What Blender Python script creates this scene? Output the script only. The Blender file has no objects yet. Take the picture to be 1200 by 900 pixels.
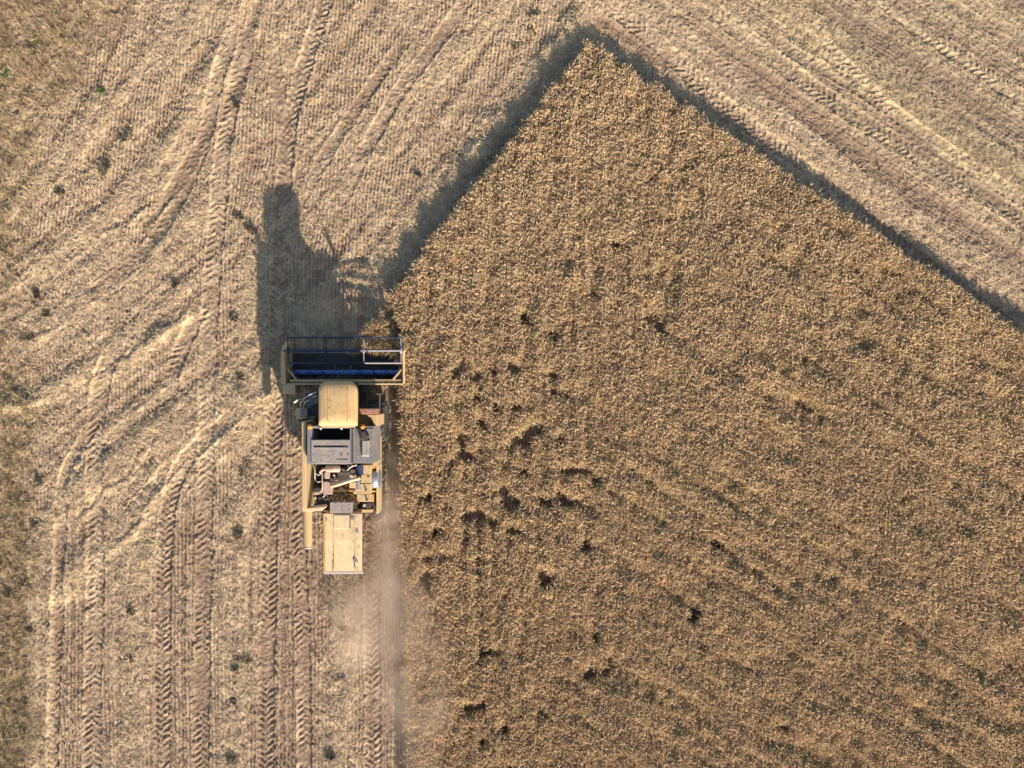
import bpy, bmesh, math, random
import numpy as np
from mathutils import Vector, Matrix

rng = np.random.default_rng(7)
random.seed(7)
S = bpy.context.scene
COL = S.collection
H = 29.5            # flying height of the drone
K = 28.5            # photo pixels per metre on the ground


def P(px, py, z=0.0):
    f = (H - z) / H / K
    return Vector(((px - 600) * f, (450 - py) * f, z))


# ------------------------------------------------------------------ materials
def new_mat(name):
    m = bpy.data.materials.new(name)
    m.use_nodes = True
    nt = m.node_tree
    return m, nt, nt.nodes, nt.links, nt.nodes['Principled BSDF']


def paint(name, col, rough=0.5, metal=0.0, dust=0.35, dust_col=(0.50, 0.39, 0.26), scale=3.0, spec=0.4):
    m, nt, N, L, b = new_mat(name)
    tc = N.new('ShaderNodeTexCoord')
    n1 = N.new('ShaderNodeTexNoise'); n1.inputs['Scale'].default_value = scale; n1.inputs['Detail'].default_value = 8
    n1.inputs['Roughness'].default_value = 0.65
    n2 = N.new('ShaderNodeTexNoise'); n2.inputs['Scale'].default_value = scale * 14; n2.inputs['Detail'].default_value = 4
    L.new(tc.outputs['Object'], n1.inputs['Vector']); L.new(tc.outputs['Object'], n2.inputs['Vector'])
    mx = N.new('ShaderNodeMath'); mx.operation = 'MULTIPLY'
    L.new(n1.outputs['Fac'], mx.inputs[0]); L.new(n2.outputs['Fac'], mx.inputs[1])
    r = N.new('ShaderNodeMapRange'); r.inputs['From Min'].default_value = 0.14; r.inputs['From Max'].default_value = 0.40
    r.inputs['To Min'].default_value = 0.0; r.inputs['To Max'].default_value = min(1.0, dust * 1.7)
    L.new(mx.outputs[0], r.inputs['Value'])
    c = N.new('ShaderNodeMix'); c.data_type = 'RGBA'
    c.inputs['A'].default_value = (*col, 1); c.inputs['B'].default_value = (*dust_col, 1)
    L.new(r.outputs['Result'], c.inputs['Factor'])
    mp = N.new('ShaderNodeMapping'); mp.inputs['Scale'].default_value = (9, 0.7, 1.5); L.new(tc.outputs['Object'], mp.inputs['Vector'])
    n3 = N.new('ShaderNodeTexNoise'); n3.inputs['Scale'].default_value = 2.0; n3.inputs['Detail'].default_value = 5; L.new(mp.outputs[0], n3.inputs['Vector'])
    n4 = N.new('ShaderNodeTexNoise'); n4.inputs['Scale'].default_value = 60; n4.inputs['Detail'].default_value = 3; L.new(tc.outputs['Object'], n4.inputs['Vector'])
    ad = N.new('ShaderNodeMath'); ad.operation = 'ADD'; L.new(n3.outputs['Fac'], ad.inputs[0]); L.new(n4.outputs['Fac'], ad.inputs[1])
    r3 = N.new('ShaderNodeMapRange'); r3.inputs['From Min'].default_value = 0.7; r3.inputs['From Max'].default_value = 1.3; r3.inputs['To Min'].default_value = 0.84; r3.inputs['To Max'].default_value = 1.10
    L.new(ad.outputs[0], r3.inputs['Value'])
    sc = N.new('ShaderNodeVectorMath'); sc.operation = 'SCALE'; L.new(c.outputs['Result'], sc.inputs[0]); L.new(r3.outputs['Result'], sc.inputs['Scale'])
    L.new(sc.outputs['Vector'], b.inputs['Base Color'])
    rr = N.new('ShaderNodeMapRange'); rr.inputs['To Min'].default_value = rough; rr.inputs['To Max'].default_value = 0.9
    L.new(r.outputs['Result'], rr.inputs['Value']); L.new(rr.outputs['Result'], b.inputs['Roughness'])
    b.inputs['Metallic'].default_value = metal
    b.inputs['Specular IOR Level'].default_value = spec
    return m


def vcol_mat(name, rough=0.8, transl=0.0, noise_amt=0.0, noise_scale=30.0, spec=0.2):
    m, nt, N, L, b = new_mat(name)
    a = N.new('ShaderNodeAttribute'); a.attribute_name = 'tint'
    out = a.outputs['Color']
    if noise_amt > 0:
        tc = N.new('ShaderNodeTexCoord')
        n = N.new('ShaderNodeTexNoise'); n.inputs['Scale'].default_value = noise_scale; n.inputs['Detail'].default_value = 6
        L.new(tc.outputs['Object'], n.inputs['Vector'])
        r = N.new('ShaderNodeMapRange'); r.inputs['From Min'].default_value = 0.3; r.inputs['From Max'].default_value = 0.7
        r.inputs['To Min'].default_value = 1 - noise_amt; r.inputs['To Max'].default_value = 1 + noise_amt
        L.new(n.outputs['Fac'], r.inputs['Value'])
        mm = N.new('ShaderNodeVectorMath'); mm.operation = 'SCALE'
        L.new(out, mm.inputs[0]); L.new(r.outputs['Result'], mm.inputs['Scale'])
        out = mm.outputs['Vector']
    L.new(out, b.inputs['Base Color'])
    b.inputs['Roughness'].default_value = rough
    b.inputs['Specular IOR Level'].default_value = spec
    if transl > 0:
        t = N.new('ShaderNodeBsdfTranslucent'); L.new(out, t.inputs['Color'])
        ms = N.new('ShaderNodeMixShader'); ms.inputs['Fac'].default_value = transl
        L.new(b.outputs[0], ms.inputs[1]); L.new(t.outputs[0], ms.inputs[2])
        L.new(ms.outputs[0], N['Material Output'].inputs['Surface'])
    return m


# ------------------------------------------------------------------ numpy helpers
def vnoise(x, y, scale, seed):
    """value noise in 0..1, cell size = scale"""
    r = np.random.default_rng(seed).random((256, 256)).astype(np.float32)
    u = x / scale; v = y / scale
    iu = np.floor(u).astype(np.int64); iv = np.floor(v).astype(np.int64)
    fu = (u - iu).astype(np.float32); fv = (v - iv).astype(np.float32)
    fu = fu * fu * (3 - 2 * fu); fv = fv * fv * (3 - 2 * fv)
    a = r[iu & 255, iv & 255]; b = r[(iu + 1) & 255, iv & 255]
    c = r[iu & 255, (iv + 1) & 255]; d = r[(iu + 1) & 255, (iv + 1) & 255]
    return (a * (1 - fu) + b * fu) * (1 - fv) + (c * (1 - fu) + d * fu) * fv


def fbm(x, y, scale, seed, octs=4, gain=0.55):
    t = 0; amp = 1.0; tot = 0
    for i in range(octs):
        t = t + amp * vnoise(x + 17.3 * i, y - 9.1 * i, scale / 2 ** i, seed + i)
        tot += amp; amp *= gain
    return t / tot


def sstep(a, b, x):
    t = np.clip((x - a) / (b - a), 0, 1)
    return t * t * (3 - 2 * t)


def mesh_np(name, verts, quads, mat, tint=None, smooth=False):
    me = bpy.data.meshes.new(name)
    nv, nf = len(verts), len(quads)
    me.vertices.add(nv); me.vertices.foreach_set('co', np.ascontiguousarray(verts, dtype=np.float32).ravel())
    me.loops.add(nf * 4); me.loops.foreach_set('vertex_index', np.ascontiguousarray(quads, dtype=np.int32).ravel())
    me.polygons.add(nf)
    me.polygons.foreach_set('loop_start', np.arange(nf, dtype=np.int32) * 4)
    if smooth:
        me.polygons.foreach_set('use_smooth', np.ones(nf, dtype=bool))
    me.materials.append(mat)
    me.update(calc_edges=True)
    if tint is not None:
        at = me.attributes.new('tint', 'FLOAT_COLOR', 'POINT')
        t4 = np.ones((nv, 4), dtype=np.float32); t4[:, :3] = tint
        at.data.foreach_set('color', t4.ravel())
    ob = bpy.data.objects.new(name, me)
    COL.objects.link(ob)
    return ob


def resample(pts, step):
    pts = np.array(pts, dtype=float)
    # Catmull-Rom then even spacing
    Q = np.vstack([2 * pts[0] - pts[1], pts, 2 * pts[-1] - pts[-2]])
    out = []
    for i in range(1, len(Q) - 2):
        p0, p1, p2, p3 = Q[i - 1], Q[i], Q[i + 1], Q[i + 2]
        for t in np.linspace(0, 1, 24, endpoint=False):
            out.append(0.5 * ((2 * p1) + (-p0 + p2) * t + (2 * p0 - 5 * p1 + 4 * p2 - p3) * t * t + (-p0 + 3 * p1 - 3 * p2 + p3) * t ** 3))
    out.append(pts[-1]); out = np.array(out)
    d = np.r_[0, np.cumsum(np.hypot(*np.diff(out, axis=0).T))]
    n = max(2, int(d[-1] / step))
    s = np.linspace(0, d[-1], n)
    return np.c_[np.interp(s, d, out[:, 0]), np.interp(s, d, out[:, 1])], s


def px_to_xy(p):
    p = np.array(p, dtype=float)
    return np.c_[(p[:, 0] - 600) / K, (450 - p[:, 1]) / K]


# ------------------------------------------------------------------ ground grid
GX0, GX1, GY0, GY1, GD = -24.5, 24.5, -19.0, 19.0, 0.035
gx = np.arange(GX0, GX1, GD); gy = np.arange(GY0, GY1, GD)
NX, NY = len(gx), len(gy)
X, Y = np.meshgrid(gx, gy)          # [NY,NX]
U = 600 + K * X; V = 450 - K * Y     # photo pixels at ground level


def line_field(pts, reach, step=0.12):
    """signed lateral offset t, arc length s for cells within reach of the polyline (pts in photo px)"""
    q, s = resample(px_to_xy(pts), step)
    T = np.full((NY, NX), 9.0, dtype=np.float32); A = np.zeros((NY, NX), dtype=np.float32)
    for i in range(len(q) - 1):
        a, b = q[i], q[i + 1]
        x0, x1 = min(a[0], b[0]) - reach, max(a[0], b[0]) + reach
        y0, y1 = min(a[1], b[1]) - reach, max(a[1], b[1]) + reach
        i0, i1 = max(0, int((x0 - GX0) / GD)), min(NX, int((x1 - GX0) / GD) + 2)
        j0, j1 = max(0, int((y0 - GY0) / GD)), min(NY, int((y1 - GY0) / GD) + 2)
        if i0 >= i1 or j0 >= j1: continue
        d = b - a; ln = math.hypot(*d); d = d / ln
        xs = X[j0:j1, i0:i1] - a[0]; ys = Y[j0:j1, i0:i1] - a[1]
        al = xs * d[0] + ys * d[1]; la = -xs * d[1] + ys * d[0]
        alc = np.clip(al, 0, ln)
        dist = np.hypot(al - alc, la)
        sg = np.where(la < 0, -1, 1) * dist
        cur = T[j0:j1, i0:i1]
        m = dist < np.abs(cur)
        cur[m] = sg[m]; A[j0:j1, i0:i1][m] = (s[i] + alc)[m]
    return T, A


side = (V - 48) * 508 - (U - 692) * 342          # <0 above the right wheat edge
right_zone = sstep(-4000, 9000, -side) * sstep(672, 700, U)   # upper right field
perp = side / math.hypot(508, 342)                # px distance from right edge line (neg = outside)
along = ((U - 692) * 508 + (V - 48) * 342) / math.hypot(508, 342)

n_big = fbm(X, Y, 3.2, 11, 4)
n_mid = fbm(X, Y, 0.9, 23, 4)
n_sm = fbm(X, Y, 0.22, 37, 3)
n_fine = vnoise(X, Y, 0.075, 51)

# margin of rank grass at the far left
mwob = (fbm(X, Y, 2.6, 77, 3) - 0.5) * 60
margin = np.maximum(1 - sstep(28, 62, U + mwob + 0.02 * (900 - V)) * 1.0, 0) * sstep(395, 470, V + mwob)
margin = np.maximum(margin, 0.9 * (1 - sstep(95, 190, U * 1.15 + V * 0.55 + mwob)))
margin = np.maximum(margin, 0.45 * (1 - sstep(10, 60, U + mwob)))

straw0 = 0.10 * right_zone
hgt = (n_big - 0.5) * 0.10 + (n_mid - 0.5) * 0.05
low = sstep(520, 640, V) * (1 - right_zone)
straw = 0.40 - 0.20 * low + (n_big - 0.5) * 0.5 + (n_mid - 0.5) * 0.5 + straw0
rowamp = np.ones((NY, NX), dtype=np.float32)
tram = np.zeros((NY, NX), dtype=np.float32)
pale = np.zeros((NY, NX), dtype=np.float32)

# straw bands / windrows: pts, half width (m), height (m), straw amount
ridges = [
    ([(60, 605), (110, 568), (150, 538), (168, 516), (190, 508), (245, 472), (305, 452)], 0.65, 0.15, 0.85),
    ([(70, 700), (110, 655), (145, 628), (166, 600), (188, 562), (232, 528), (282, 490), (312, 462)], 0.60, 0.13, 0.80),
    ([(-40, 484), (0, 478), (50, 466), (90, 445), (135, 428), (180, 396), (232, 362)], 0.42, 0.13, 0.40),
    ([(60, 452), (120, 416), (170, 372), (215, 336)], 0.40, 0.07, 0.30),
    ([(120, 510), (150, 488), (182, 466), (218, 434)], 0.28, 0.11, 0.20),
    ([(-30, 428), (20, 405), (70, 375), (132, 338), (182, 303), (232, 252), (272, 186)], 0.60, 0.11, 0.45),
    ([(-30, 350), (40, 312), (110, 272), (165, 216), (208, 165), (246, 100), (270, 30), (285, -40)], 0.60, 0.12, 0.40),
    ([(0, 262), (60, 205), (95, 160), (150, 100), (225, 20), (260, -40)], 0.45, 0.08, 0.30),
    ([(110, 240), (150, 190), (205, 110), (240, 60), (290, -20)], 0.28, -0.07, -0.25),
    ([(160, 280), (205, 215), (240, 150), (282, 90)], 0.22, -0.06, -0.25),
    ([(430, 330), (480, 268), (530, 212), (580, 145), (625, 85), (668, 40), (690, -20)], 0.55, 0.15, 0.55),
    ([(480, 110), (560, 40), (600, 0), (630, -40)], 0.7, 0.05, 0.30),
    ([(153, 960), (154, 800), (156, 690), (164, 640)], 0.75, 0.06, 0.75),
    ([(273, 960), (279, 800), (283, 650), (288, 480), (292, 380), (300, 300)], 0.62, 0.07, 0.72),
    ([(392, 960), (398, 800), (402, 690), (402, 600)], 0.75, 0.08, 0.80),
    ([(42, 960), (48, 800), (50, 640)], 0.50, 0.06, 0.70),
    ([(620, -60), (760, 20), (860, 110), (960, 190), (1010, 225)], 0.95, 0.03, 0.35),
    ([(880, -30), (1000, 75), (1090, 145), (1210, 225), (1300, 285)], 0.9, 0.05, 0.60),
    ([(1080, -40), (1200, 30), (1300, 90)], 0.7, 0.04, 0.30),
    ([(1100, 172), (1160, 212), (1240, 268)], 0.20, 0.02, 1.1),
    ([(830, 40), (930, 120), (1010, 190), (1100, 245)], 0.40, -0.03, -0.60),
    ([(960, 10), (1060, 75), (1200, 165), (1280, 210)], 0.55, -0.03, -0.65),
    ([(1010, 220), (1100, 270), (1220, 350)], 1.0, 0.0, -0.15),
]
for k, (pts, hw, hh, st) in enumerate(ridges):
    T, A = line_field(pts, hw * 1.9)
    wob = (vnoise(A, A * 0 + k, 0.9, 300 + k) - 0.5) * hw * 0.6
    w = hw * (0.75 + 0.5 * vnoise(A, A * 0 + k, 1.4, 400 + k))
    t = (T + wob) / w
    prof = np.exp(-np.abs(t) ** 2.6) * (np.abs(T) < 8)
    lump = 0.45 + 1.1 * vnoise(A, T, 0.45, 500 + k) * vnoise(A, T * 0, 1.1, 600 + k) * 1.5
    hgt += 0.75 * hh * prof * (lump if hh > 0 else 1)
    straw += st * prof * (0.7 + 0.6 * n_mid)
    if st > 0:
        rowamp *= 1 - 0.75 * np.clip(prof, 0, 1)
    if k == 19:
        pale = np.maximum(pale, prof)

# streaks left by many passes: diagonal sweep at the left, along the crop edges above, straight down the rows below
def gshift(v):
    vv = np.linspace(-120, 1050, 400)
    sl = np.interp(vv, [-120, 40, 180, 300, 420, 540, 640, 720, 1050], [0.45, 0.45, 0.75, 1.15, 1.35, 1.2, 0.5, 0.05, 0.0])
    g = np.cumsum(sl) * (vv[1] - vv[0])
    return np.interp(v, vv, g)
uL = U + gshift(V)
stL = fbm(uL / 11.0, V / 150.0, 1.0, 7001, 3)
uM = (U * 302 + V * 235) / 382.7; vM = (U * 235 - V * 302) / 382.7
stM = fbm(uM / 13.0, vM / 190.0, 1.0, 7011, 3)
stR = fbm(perp / 12.0, along / 420.0, 1.0, 7021, 3)
stV = fbm(U / 6.5, V / 330.0, 1.0, 7031, 3)
wM = sstep(300, 380, U + 0.25 * V) * (1 - right_zone) * (1 - sstep(300, 420, V))
wL = (1 - sstep(290, 350, U)) * (1 - sstep(560, 680, V + (fbm(X, Y, 3.0, 7041, 2) - .5) * 120)) * (1 - wM) * (1 - right_zone)
wV = np.clip(1 - wM - wL - right_zone, 0, 1)
streak = stL * wL + stM * wM + stR * right_zone + stV * wV - 0.5
straw += streak * (0.95 * wL + 1.0 * wM + 2.0 * right_zone + 1.1 * wV)
hgt += streak * (0.075 * wL + 0.09 * wM + 0.12 * right_zone + 0.10 * wV)

# small steep steps on the lit side of some ridges (torn edges of the straw mat)
steps = [
    ([(88, 612), (118, 580), (150, 556), (166, 530), (176, 518)], 0.16),
    ([(122, 648), (152, 625), (168, 602), (176, 590)], 0.18),
    ([(0, 476), (30, 470), (60, 464)], 0.12),
    ([(128, 432), (160, 410), (200, 382), (228, 358)], 0.14),
    ([(205, 445), (216, 432)], 0.18), ([(140, 494), (160, 478), (178, 468)], 0.10),
    ([(20, 402), (50, 390), (90, 372)], 0.10),
    ([(255, 490), (285, 470), (306, 458)], 0.10),
    ([(95, 560), (105, 535), (112, 525)], 0.10),
    ([(110, 275), (140, 262), (165, 246), (195, 222)], 0.10),
    ([(212, 70), (228, 55), (245, 40)], 0.12),
    ([(262, 130), (275, 122), (290, 116)], 0.12),
]
for k, (pts, hh) in enumerate(steps):
    T, A = line_field(pts, 0.6)
    wob = (vnoise(A, A * 0, 0.5, 800 + k) - 0.5) * 0.16
    t = T + wob
    L_ = A.max()
    fade = np.clip(np.minimum(A, L_ - A) / 0.5, 0.15, 1)
    # groove with a raised lip below / right of it
    hgt += hh * 0.55 * (0.3 + 1.0 * n_mid) * fade * (0.8 * np.exp(-((t + 0.14) / 0.13) ** 2) - 0.9 * np.exp(-((t - 0.05) / 0.07) ** 2)) * (np.abs(T) < 8)

# wheel tracks: pts, half width, depth, lug strength
tracks = [
    ([(311, 980), (313, 800), (315, 690), (319, 560), (323, 470), (326, 380), (329, 300), (333, 215), (339, 150), (352, 95), (374, 25), (394, -40)], 0.33, 0.055, 1.0),
    ([(358, 980), (356, 800), (353, 690), (351, 640), (352, 560), (356, 470)], 0.30, 0.05, 0.9),
    ([(438, 980), (437, 800), (436, 700), (438, 640), (442, 560), (448, 480)], 0.33, 0.05, 1.0),
    ([(236, 980), (237, 800), (239, 690), (242, 560), (244, 460), (247, 370), (252, 290), (258, 220), (264, 160), (281, 85), (300, -10)], 0.34, 0.042, 0.85),
    ([(190, 980), (190, 800), (191, 690), (194, 630), (202, 575), (222, 535), (262, 498), (300, 470)], 0.33, 0.055, 1.0),
    ([(108, 980), (109, 800), (112, 700), (114, 600), (112, 520), (116, 470), (128, 425), (150, 395)], 0.36, 0.04, 0.9),
    ([(62, 980), (64, 800), (69, 700), (72, 620), (76, 560), (96, 520), (118, 480)], 0.25, 0.05, 0.6),
    ([(196, 500), (199, 465), (205, 430), (222, 390), (240, 350)], 0.32, 0.03, 0.8),
    ([(150, 605), (176, 578), (196, 552), (214, 535)], 0.30, 0.05, 1.1),
    ([(96, 352), (130, 330), (160, 306), (190, 270), (222, 210), (240, 160), (254, 100), (286, 0)], 0.30, 0.015, 0.45),
    ([(60, 350), (36, 325), (10, 290)], 0.32, 0.03, 0.9),
    ([(160, 270), (200, 225), (232, 175), (254, 140)], 0.28, 0.012, 0.5),
    ([(330, 230), (336, 185), (330, 130), (322, 80), (318, 20)], 0.30, 0.02, 0.5),
    ([(400, 235), (432, 170), (470, 105), (520, 40), (560, -20)], 0.30, 0.012, 0.35),
    ([(352, 235), (390, 170), (430, 110), (480, 40)], 0.26, 0.015, 0.45),
    ([(690, -10), (760, 42), (835, 112), (900, 165), (962, 214), (1050, 285), (1130, 345), (1210, 405)], 0.34, 0.035, 1.0),
    ([(740, -40), (800, 40), (860, 90), (930, 150), (1000, 205)], 0.30, 0.015, 0.5),
    ([(810, -10), (860, 33), (925, 82), (987, 127), (1045, 165), (1100, 198), (1193, 254), (1260, 290)], 0.34, 0.045, 1.1),
    ([(930, -10), (962, 50), (1005, 95), (1040, 128), (1090, 165)], 0.32, 0.03, 0.8),
    ([(1000, -30), (1062, 22), (1130, 68), (1193, 112), (1260, 160)], 0.34, 0.045, 1.0),
    ([(880, 30), (940, 68), (1000, 100), (1130, 190), (1240, 262)], 0.26, 0.02, 0.5),
    ([(1110, -20), (1180, 30), (1240, 72)], 0.30, 0.02, 0.5),
]
for k, (pts, hw, dep, lug) in enumerate(tracks):
    T, A = line_field(pts, hw * 1.6)
    t = T / hw * (1 + (n_sm - 0.5) * 0.5)
    T = np.where(np.minimum(A, A.max() - A) < 0.05, 9.0, T)
    ins = sstep(0, 2.2, np.minimum(A, A.max() - A)) * (1 - sstep(0.9, 1.12, np.abs(t))) * (np.abs(T) < 8)
    pitch = 0.275
    ph = A / pitch + np.abs(T) * (2.6 if k % 2 else -2.6) / 1.0 + np.where(T > 0, 0.5, 0.0) + (n_mid - 0.5) * 0.4 + (n_sm - 0.5) * 0.5
    tri = np.abs((ph % 1.0) - 0.5) * 2
    bar = sstep(0.45, 0.75, tri)
    broken = sstep(0.25, 0.5, vnoise(A, T, 0.8, 900 + k)) * 0.85 + 0.15
    centre = 1 - 0.5 * (1 - sstep(0.03, 0.12, np.abs(t)))
    rim = np.exp(-((np.abs(t) - 1.12) / 0.18) ** 2) * (np.abs(T) < 8)
    hgt = hgt * (1 - 0.45 * ins) + ins * (-dep * (0.5 + n_mid) + 0.036 * lug * bar * broken * centre) + 0.028 * rim * (0.4 + n_mid)
    straw -= ins * (0.22 - 0.22 * bar * lug)
    tram = np.maximum(tram, ins)
    rowamp *= 1 - 0.92 * ins

# drill rows
u1 = U - 0.10 * np.maximum(0, 300 - V) + (fbm(X, Y, 2.5, 91, 2) - 0.5) * 6
row_a = 0.5 + 0.5 * np.cos(2 * np.pi * u1 / 4.3)
row_b = 0.5 + 0.5 * np.cos(2 * np.pi * (perp + (fbm(X, Y, 2.0, 95, 2) - 0.5) * 5) / 4.3)
rowk = sstep(0.35, 0.62, fbm(X, Y, 1.7, 131, 3)) * 0.7 + 0.3
row = row_a * (1 - right_zone) + row_b * right_zone * 0.55
hgt += 0.042 * rowamp * rowk * (1 - margin) * row
# crumbs, clods, straw mat texture
hgt += (n_sm - 0.5) * 0.066 * (1 - 0.5 * tram) + (n_fine - 0.5) * 0.034
hgt += margin * (fbm(X, Y, 0.35, 61, 3) - 0.5) * 0.16
clod = sstep(0.66, 0.8, fbm(X, Y, 0.5, 71, 3)) * margin
hgt -= clod * 0.07

# soil colours (true albedo): soil, straw, olive margin
soil = np.array([0.245, 0.172, 0.116]); strawc = np.array([0.49, 0.376, 0.240]); olive = np.array([0.25, 0.185, 0.11])
yel = np.array([0.48, 0.385, 0.215]); grey = np.array([0.225, 0.178, 0.118])
sm = np.clip(straw + (n_sm - 0.5) * 0.9 + (n_fine - 0.5) * 0.4 + 0.42 * (row - 0.5) * rowamp * (1 - 0.6 * margin), 0, 1)[..., None]
colr = soil * (1 - sm) + strawc * sm
rz = right_zone[..., None] * np.clip(0.45 + 1.3 * (n_big - 0.4), 0, 0.8)[..., None] * (1 - np.clip(pale, 0, 1))[..., None] * sstep(-150, -45, -np.abs(perp) * 1.0 * 1.0)[..., None] * 0
gz = (right_zone * sstep(40, 150, -perp))[..., None]
colr = colr * (1 - 0.55 * gz) + 0.55 * gz * (grey * (1 - sm) + yel * sm * 1.0)
mg = (margin * (0.55 + 0.45 * n_mid))[..., None]
colr = colr * (1 - mg) + mg * (olive * (1 - sm * 0.7) + yel * sm * 0.7)
colr *= (0.86 + 0.28 * fbm(X, Y, 0.6, 141, 3))[..., None]

idx = np.arange(NX * NY).reshape(NY, NX)
quads = np.stack([idx[:-1, :-1], idx[:-1, 1:], idx[1:, 1:], idx[1:, :-1]], -1).reshape(-1, 4)
verts = np.stack([X, Y, hgt], -1).reshape(-1, 3)
M_field = vcol_mat('field_soil', rough=0.95, noise_amt=0.22, noise_scale=45, spec=0.05)
fo = mesh_np('stubble_field', verts, quads, M_field, colr.reshape(-1, 3))
fo['kind'] = 'structure'; fo['label'] = 'harvested stubble field with wheel tracks and straw bands'


def samp(a, x, y):
    i = np.clip(((x - GX0) / GD).astype(int), 0, NX - 1); j = np.clip(((y - GY0) / GD).astype(int), 0, NY - 1)
    return a[j, i]


# far ground out to the horizon
M_far = paint('far_stubble', (0.38, 0.29, 0.19), rough=0.95, dust=0.6, dust_col=(0.48, 0.37, 0.22), scale=0.15, spec=0.05)
bm = bmesh.new()
R = 3000
xs = [-R, GX0 + 0.1, GX1 - 0.1, R]; ys = [-R, GY0 + 0.1, GY1 - 0.1, R]
for i in range(3):
    for j in range(3):
        if i == 1 and j == 1: continue
        bm.faces.new([bm.verts.new((xs[a], ys[b], -0.01)) for a, b in ((i, j), (i + 1, j), (i + 1, j + 1), (i, j + 1))])
bmesh.ops.remove_doubles(bm, verts=bm.verts, dist=0.001)
me = bpy.data.meshes.new('ground'); bm.to_mesh(me); bm.free(); me.materials.append(M_far)
go = bpy.data.objects.new('ground', me); COL.objects.link(go); go['kind'] = 'structure'

# ------------------------------------------------------------------ wheat area
poly_px = [(692, 50), (416, 402), (408, 413), (471.5, 413), (471.5, 455), (471, 600), (475, 700), (480, 900), (482, 1010), (1320, 1010), (1320, 473)]
WH = 0.68
poly = np.array([P(a, b, WH * 0.95)[:2] for a, b in poly_px])


def in_poly(x, y, poly):
    c = np.zeros(x.shape, bool)
    n = len(poly)
    for i in range(n):
        x1, y1 = poly[i]; x2, y2 = poly[(i + 1) % n]
        cond = ((y1 > y) != (y2 > y))
        xin = (x2 - x1) * (y - y1) / (y2 - y1 + 1e-12) + x1
        c ^= cond & (x < xin)
    return c


def in_wheat(x, y, jit=0.0):
    jx = (vnoise(x, y, 0.35, 1001) - 0.5) * jit; jy = (vnoise(x, y, 0.35, 1002) - 0.5) * jit
    return in_poly(x + jx, y + jy, poly)


# ------------------------------------------------------------------ scattering
def euler_frames(yaw, tilt, tdir):
    """rotation matrices: yaw about z, then tilt by angle towards azimuth tdir"""
    cy, sy = np.cos(yaw), np.sin(yaw)
    n = len(yaw)
    Rz = np.zeros((n, 3, 3)); Rz[:, 0, 0] = cy; Rz[:, 0, 1] = -sy; Rz[:, 1, 0] = sy; Rz[:, 1, 1] = cy; Rz[:, 2, 2] = 1
    ax = np.stack([-np.sin(tdir), np.cos(tdir), np.zeros(n)], -1)
    c, s = np.cos(tilt), np.sin(tilt)
    Kx = np.zeros((n, 3, 3))
    Kx[:, 0, 1] = -ax[:, 2]; Kx[:, 0, 2] = ax[:, 1]; Kx[:, 1, 0] = ax[:, 2]; Kx[:, 1, 2] = -ax[:, 0]; Kx[:, 2, 0] = -ax[:, 1]; Kx[:, 2, 1] = ax[:, 0]
    Rt = np.eye(3)[None] + s[:, None, None] * Kx + (1 - c)[:, None, None] * (Kx @ Kx)
    return Rt @ Rz


def scatter(templates, pos, yaw, tilt, tdir, scl, tint, zscl=None):
    """templates: list of (verts, quads, cols). returns verts, quads, tint"""
    n = len(pos); which = rng.integers(0, len(templates), n)
    VV, QQ, CC = [], [], []; off = 0
    for k, (tv, tq, tc) in enumerate(templates):
        m = which == k; c = m.sum()
        if c == 0: continue
        Rm = euler_frames(yaw[m], tilt[m], tdir[m])
        loc = tv[None] * scl[m][:, None, None]
        if zscl is not None:
            loc = loc * np.stack([np.ones(c), np.ones(c), zscl[m]], -1)[:, None, :]
        v = np.einsum('nij,nkj->nki', Rm, loc) + pos[m][:, None, :]
        VV.append(v.reshape(-1, 3).astype(np.float32))
        QQ.append((tq[None] + (np.arange(c) * len(tv))[:, None, None] + off).reshape(-1, 4))
        CC.append((tc[None] * tint[m][:, None, :]).reshape(-1, 3).astype(np.float32))
        off += c * len(tv)
    return np.concatenate(VV), np.concatenate(QQ), np.concatenate(CC)


class T:
    """small template builder of quads"""
    def __init__(s): s.v, s.q, s.c = [], [], []
    def strip(s, pts, widths, wdir, col, fold=0.0):
        b = len(s.v); wd = np.array(wdir, float); wd /= np.linalg.norm(wd)
        for p, w in zip(pts, widths):
            p = np.array(p, float)
            s.v += [p - wd * w / 2, p + np.array([0, 0, fold * w]), p + wd * w / 2]; s.c += [col] * 3
        for i in range(len(pts) - 1):
            a = b + 3 * i
            s.q += [[a, a + 1, a + 4, a + 3], [a + 1, a + 2, a + 5, a + 4]]
    def flat(s, pts, widths, wdir, col):
        b = len(s.v); wd = np.array(wdir, float); wd /= np.linalg.norm(wd)
        for p, w in zip(pts, widths):
            p = np.array(p, float); s.v += [p - wd * w / 2, p + wd * w / 2]; s.c += [col] * 2
        for i in range(len(pts) - 1):
            a = b + 2 * i; s.q += [[a, a + 1, a + 3, a + 2]]
    def tube(s, pts, radii, col, n=4, cols=None):
        b = len(s.v); pts = [np.array(p, float) for p in pts]
        for i, (p, r) in enumerate(zip(pts, radii)):
            d = pts[min(i + 1, len(pts) - 1)] - pts[max(i - 1, 0)]; d /= np.linalg.norm(d)
            a = np.cross(d, [0.3, 1, 0.1]); a /= np.linalg.norm(a); c = np.cross(d, a)
            for k in range(n):
                th = 2 * math.pi * k / n
                s.v.append(p + r * (math.cos(th) * a + math.sin(th) * c)); s.c.append(cols[i] if cols else col)
        for i in range(len(pts) - 1):
            for k in range(n):
                k2 = (k + 1) % n
                s.q.append([b + i * n + k, b + i * n + k2, b + (i + 1) * n + k2, b + (i + 1) * n + k])
    def get(s): return np.array(s.v, float), np.array(s.q, int), np.array(s.c, float)


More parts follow.
